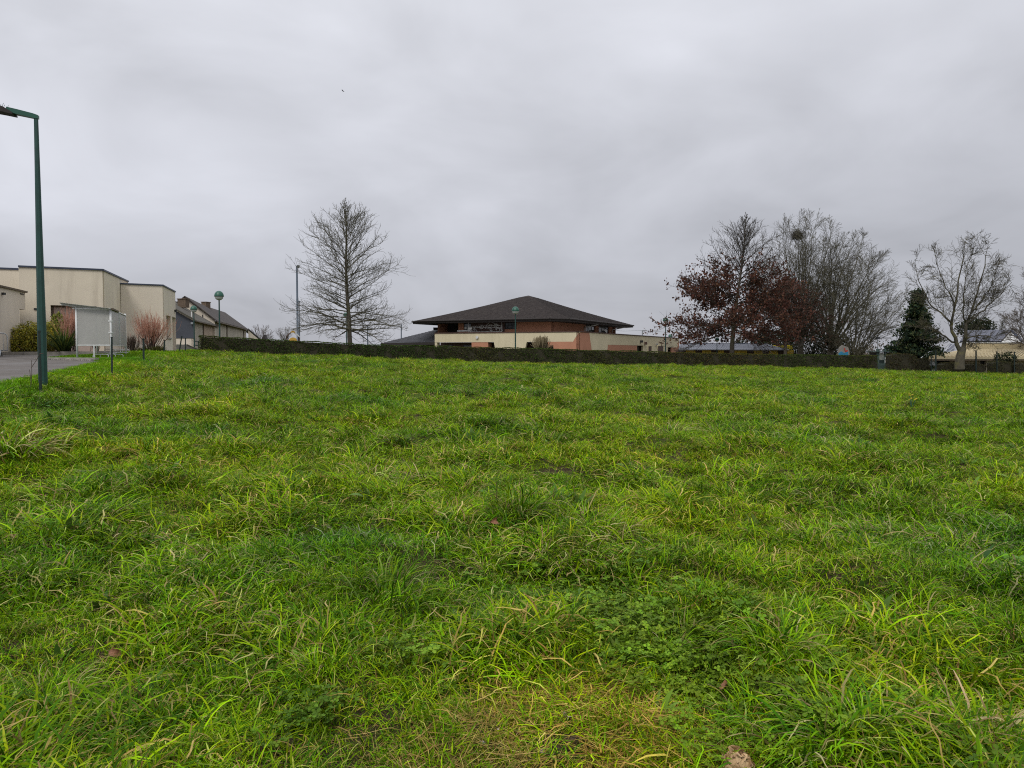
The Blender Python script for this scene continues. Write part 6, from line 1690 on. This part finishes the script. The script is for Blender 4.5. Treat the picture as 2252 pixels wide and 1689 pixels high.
# tussocks: the conspicuous ones where the photograph has them, the rest at random
tus = [(830, 1310, "tussock", 1.25, 0.55), (1125, 1130, "tussock", 1.35, 0.6), (1075, 940, "tussock", 1.6, 0.65), (1230, 1210, "strawtuft", 1.2, 1), (1300, 1160, "strawtuft", 1.0, 1), (1850, 1180, "strawtuft", 1.35, 1), (2065, 1120, "tussock", 1.2, 1.05), (2090, 1215, "strawtuft", 1.2, .95), (1800, 1660, "tussock", 1.3, 0.95), (1680, 1640, "tussock", 1.0, 1.0), (2180, 1650, "strawtuft", 1.0, 1.1), (1660, 1440, "tussock", 1.15, 1.0), (1760, 1380, "tussock", 1.0, 0.95), (2000, 1330, "tussock", 1.1, 0.95), (850, 1060, "strawtuft", 1.3, 1), (30, 975, "strawtuft", 2.0, 1.05), (60, 1010, "strawtuft", 1.6, 1), (110, 885, "tussock", 1.5, 0.8), (360, 900, "strawtuft", 1.7, 1.1), (270, 880, "strawtuft", 1.4, .9), (580, 965, "tussock", 1.4, .75), (360, 980, "tussock", 1.3, 1), (930, 1030, "tussock", 1.2, .8), (320, 1660, "tussock", 1.0, 1.1), (250, 1640, "tussock", .9, 1.1), (450, 1400, "strawtuft", 1.0, 1), (390, 1330, "tussock", 1.1, .85), (150, 1300, "tussock", 1.1, .8), (610, 1240, "tussock", 1.0, 0.8), (1480, 960, "strawtuft", 1.3, 1), (1700, 1100, "tussock", 1.3, .7), (1880, 960, "tussock", 1.7, .6), (2020, 940, "tussock", 1.7, .6), (2215, 930, "tussock", 1.6, .6), (1640, 860, "tussock", 1.6, .6), (1010, 875, "strawtuft", 1.6, .9), (860, 815, "tussock", 1.6, .5), (620, 820, "strawtuft", 1.5, .8), (2100, 830, "tussock", 2.0, .5), (340, 815, "tussock", 1.9, .8), (310, 835, "strawtuft", 1.8, .8), (430, 790, "tussock", 2.2, .9), (400, 800, "tussock", 2.0, .9), (2230, 1420, "tussock", .9, .9), (1530, 1430, "tussock", .8, .7), (730, 1480, "tussock", .9, 1.05), (100, 1560, "tussock", .9, .9), (1090, 1440, "tussock", .75, 1.1), (560, 1120, "tussock", 1.2, 1), (250, 1120, "tussock", 1.2, .8), (1390, 1080, "tussock", 1.1, .8), (1560, 1230, "tussock", 1.0, .9)]
tx, ty, tk, tsc, tt = [], [], [], [], []
for px, py, k, s, t_ in tus:
    p = ground_at(px, py)
    for j in range(3): tx.append(p.x + r.normal(0, 0.09 * s)); ty.append(p.y + r.normal(0, 0.09 * s)); tk.append(k); tsc.append(s * r.uniform(0.7, 0.95) * (1.3 if k == "strawtuft" else 1.0)); tt.append(np.array([t_, min(1.1, t_ * 1.05 + 0.05), t_ * 1.1 + 0.1]) * r.uniform(.9, 1.1))
n = 800
y = 3 + (np.sqrt(r.random(n))) * 62; x = r.uniform(-1, 1, n) * (0.72 * y + 1.5)
for xx, yy in zip(x, y):
    if xx < xpost(yy) + 0.3 or (yy > 58 + (xx + 25) * 0.2) or bare(np.array(xx), np.array(yy)) > 0.15: continue
    k = "strawtuft" if r.random() < 0.5 else "tussock"; t_ = r.uniform(0.5, 1.1)
    tx.append(xx); ty.append(yy); tk.append(k); tsc.append(r.uniform(0.5, 0.95) * (1 + yy / 90)); tt.append(np.array([t_, t_ * 1.03, t_ * 1.1]))
scatter("tussock_grass", np.array(tx), np.array(ty), tk, np.array(tsc), r, np.array(tt))
# mown verge between post line and asphalt, and round the shelter
n = 26000
y = r.uniform(5, 42, n) ; x = xpost(y) - r.uniform(-0.35, 9.5, n)
def on_asphalt(x, y):
    kerb_y = 31.9 + (x + 19.7) * (29.85 - 31.9) / 3.35 + 0.25
    return (x < xasph(y) + 0.03) & ((y < kerb_y) | (x < -20.0 - (y - 31.9) * 0.3))
ok = ~on_asphalt(x, y) & (y < 39.0 + (x + 24) * 0.3) & (x > -24.5) | ((x > xpost(y) - 1.7) & (x > xasph(y) + 0.05) & (y < 60))
ok &= ~((x < -21.6) & (y > 38))
x, y = x[ok], y[ok]
scatter("verge_lawn", x, y, ["lawn"] * len(x), r.uniform(0.9, 1.5, len(x)), r, np.clip(tints(x, y, r) * np.array([0.95, 1.02, 1.0]), .6, 1.4))
y = r.uniform(40, 62, 3000); x = xpost(y) - r.uniform(-0.3, 2.3, 3000); ok = x > -0.35 * (y - 40) - 21.4 + 0.3
scatter("verge_lawn", x[ok], y[ok], ["lawn"] * int(ok.sum()), r.uniform(1.8, 2.8, int(ok.sum())), r, tints(x[ok], y[ok], r))

# ------------------------------------------------------------------ small things lying or standing in the grass
def fallen_leaf(px, py, size, mat, lab, seed, up=0.05, tilt=(0.4, 0.2)):
    rr_ = random.Random(seed); p = ground_at(px, py); p.z += up
    prof = [0.02, 0.45, 0.72, 0.62, 0.78, 0.5, 0.03]; vs_, fs_ = [], []
    rot = Matrix.Rotation(rr_.uniform(0, 6.28), 3, "Z") @ Matrix.Rotation(tilt[0], 3, "X") @ Matrix.Rotation(tilt[1], 3, "Y")
    for i, wd in enumerate(prof):
        u = i / 6 - 0.5
        for s in (-1, -0.45, 0, 0.45, 1):
            zz = 0.28 * (s * wd) ** 2 * 1.6 + 0.18 * math.sin(u * 4 + seed) + rr_.uniform(-.02, .02)
            vs_.append(rot @ Vector((u, s * wd * 0.5, zz)) * size)
    for i in range(6):
        for j in range(4): fs_.append((i * 5 + j, i * 5 + j + 1, i * 5 + 6 + j, i * 5 + 5 + j))
    o = MB().add(vs_, fs_).build("fallen_leaf", M[mat], None); o.location = p
    tag(o, lab, "leaf", "dead leaves lying in the grass")
    st = MB().tube([rot @ Vector((-0.5, 0, 0.1)) * size, rot @ Vector((-0.75, 0.05, 0.05)) * size], 0.0012, 4).build("stalk", M[mat], o)


fallen_leaf(1087, 1178, 0.075, "leaf_brown", "upright reddish-brown dead leaf near the field's centre", 1, 0.11, (1.2, 0.2))
fallen_leaf(253, 1462, 0.06, "leaf_brown", "narrow reddish dead leaf in the lower left grass", 2, 0.06, (0.9, 0.5))
fallen_leaf(1246, 1590, 0.058, "leaf_pale", "pale curled dead leaf on the worn patch", 3, 0.025, (0.5, 0.2))
fallen_leaf(1137, 1620, 0.05, "straw", "tan dead leaf left of the pale curled one on the worn patch", 4, 0.02, (0.4, 0.1))
fallen_leaf(1592, 1536, 0.058, "leaf_brown", "brown dead leaf beside the clover patch", 5, 0.06, (0.6, 0.6))
fallen_leaf(590, 1398, 0.05, "leaf_pale", "small pale dead leaf left of the dark tussock", 6, 0.05, (0.3, 0.6))
fallen_leaf(1094, 1615, 0.016, "leaf_pale", "tiny pale scrap beside the tan dead leaf", 7, 0.02)
fallen_leaf(440, 1415, 0.07, "straw", "curled tan dead leaf among straw at the left", 8, 0.08, (0.9, 0.4))

for px, py, s_, lab in ((1190, 1662, 0.03, "pale grey pebble near the bottom edge of the worn patch"), (1215, 1672, 0.022, "small pale pebble just right of the larger grey one"), (1060, 1640, 0.018, "tiny grey pebble left of the tan dead leaf")):
    p = ground_at(px, py); m_ = MB(); m_.lathe([(0.0, -0.4), (0.42, -0.28), (0.6, 0.0), (0.45, 0.26), (0.15, 0.38), (0.0, 0.39)], (0, 0, 0), 9)
    m_.v = [(v[0] * s_ * random.uniform(.85, 1.15) * 1.3, v[1] * s_ * random.uniform(.85, 1.15), v[2] * s_ * random.uniform(.85, 1.1)) for v in m_.v]
    o = m_.build("pebble", M["kerb"], None, smooth=True); o.location = p + Vector((0, 0, 0.012)); tag(o, lab, "stone", "pebbles on the worn patch")
hy = thing("dried_flower_head", "dried pale brown hydrangea flower head at the bottom edge", "flower", tuple(ground_at(1622, 1712)))
hc = Vector(hy.location) + Vector((0, 0, 0.04))
rr_ = random.Random(3); pm_ = bpy.data.meshes.new("petal")
pm_.from_pydata([(0, 0, 0), (0.007, 0.006, 0.002), (0.009, 0.014, 0.004), (0, 0.018, 0.003), (-0.009, 0.014, 0.004), (-0.007, 0.006, 0.002)], [], [(0, 1, 2, 3), (0, 3, 4, 5)]); pm_.materials.append(M["straw"])
for i in range(150):
    z_ = 1 - 1.5 * (i + 0.5) / 150; ph_ = i * 2.39996; s_ = math.sqrt(max(0, 1 - z_ * z_)); n_ = Vector((math.cos(ph_) * s_, math.sin(ph_) * s_, z_))
    o = bpy.data.objects.new("petal", pm_); COL.objects.link(o); o.parent = hy
    o.location = hc + n_ * 0.048 * rr_.uniform(0.72, 1.15) * (1 + 0.25 * math.sin(ph_ * 0.02 + n_.x * 4)) - Vector(hy.location); o.rotation_mode = "QUATERNION"
    o.rotation_quaternion = (n_ + Vector((rr_.uniform(-.5, .5), rr_.uniform(-.5, .5), rr_.uniform(-.5, .5)))).to_track_quat("Z", "Y"); o.scale = (1.5 * rr_.uniform(.75, 1.2),) * 3
MB().tube([hc, hc + Vector((0.03, 0.05, -0.03)), hc + Vector((0.07, 0.14, -0.05))], 0.002, 5).build("stalk", M["straw"], hy, hy.location)

dk = thing("dock_plant", "broad-leaved green dock plant at the right edge of the field", "plant", tuple(ground_at(2222, 1262)))
LM = leaf_material("dock_leaf", 0.3, 0.4, 0.4, tint=False)
for i in range(12):
    az = i * 2.4 + rr_.uniform(-.3, .3); ln = rr_.uniform(0.12, 0.22); el_ = math.radians(rr_.uniform(25, 75)); pts = []
    for j in range(8):
        t = j / 7; e_ = el_ - 0.9 * t * t; base_ = pts[-1] if pts else Vector((0, 0, 0.03)); pts.append(base_ + Vector((math.cos(az) * math.cos(e_), math.sin(az) * math.cos(e_), math.sin(e_))) * (ln / 7 if j else 0))
    sd = Vector((-math.sin(az), math.cos(az), 0)); wv2 = [0.15, 0.2, 0.75, 1.0, 0.95, 0.8, 0.5, 0.05]; V_ = []; 
    for j, p in enumerate(pts):
        w0 = wv2[j] * ln * 0.2; rf_ = 0.012 * math.sin(j * 2.3 + i)
        V_ += [p + sd * w0 + Vector((0, 0, 0.012 + rf_)), p, p - sd * w0 + Vector((0, 0, 0.012 - rf_))]
    Fq = [(j * 3 + k, j * 3 + k + 1, j * 3 + k + 4, j * 3 + k + 3) for j in range(7) for k in range(2)]
    cc = np.tile(np.array([[0.10, 0.23, 0.015]]) * rr_.uniform(0.75, 1.2), (len(V_), 1)); cc[1::3] *= 1.25
    link_mesh("leaf", mesh_np("leaf", np.array([tuple(v) for v in V_]), np.array(Fq), cols=cc), LM, dk)
rg = thing("ragwort", "small yellow-flowered weed in the right half of the field", "flower", tuple(ground_at(2005, 898)))
for i in range(7):
    az = i * 0.9; tip = Vector((math.cos(az) * rr_.uniform(.03, .16), math.sin(az) * .1, rr_.uniform(.22, .42)))
    MB().tube([(0, 0, 0), tip * 0.5, tip], 0.005, 4).build("stem", M["green_paint_light"], rg)
    MB().lathe([(0.0, -0.008), (0.03, 0.0), (0.034, 0.012), (0.0, 0.02)], tip, 8).build("flower", M["bloom"], rg)
wd_ = thing("dry_weed", "thin tall dry weed stalks beside the foot of the street lamp", "plant", tuple(ground_at(68, 852)))
for a_, b_ in (((0, 0, 0), (0.03, 0, 0.55)), ((0, 0, 0), (-0.03, 0.02, 0.36)), ((0.02, 0, 0.4), (0.2, 0, 0.68)), ((0.2, 0, 0.68), (0.27, 0, 0.69))):
    MB().tube([a_, Vector(a_).lerp(Vector(b_), 0.5) + Vector((0.01, 0, 0)), b_], 0.006, 4).build("stem", M["brown_stem"], wd_)
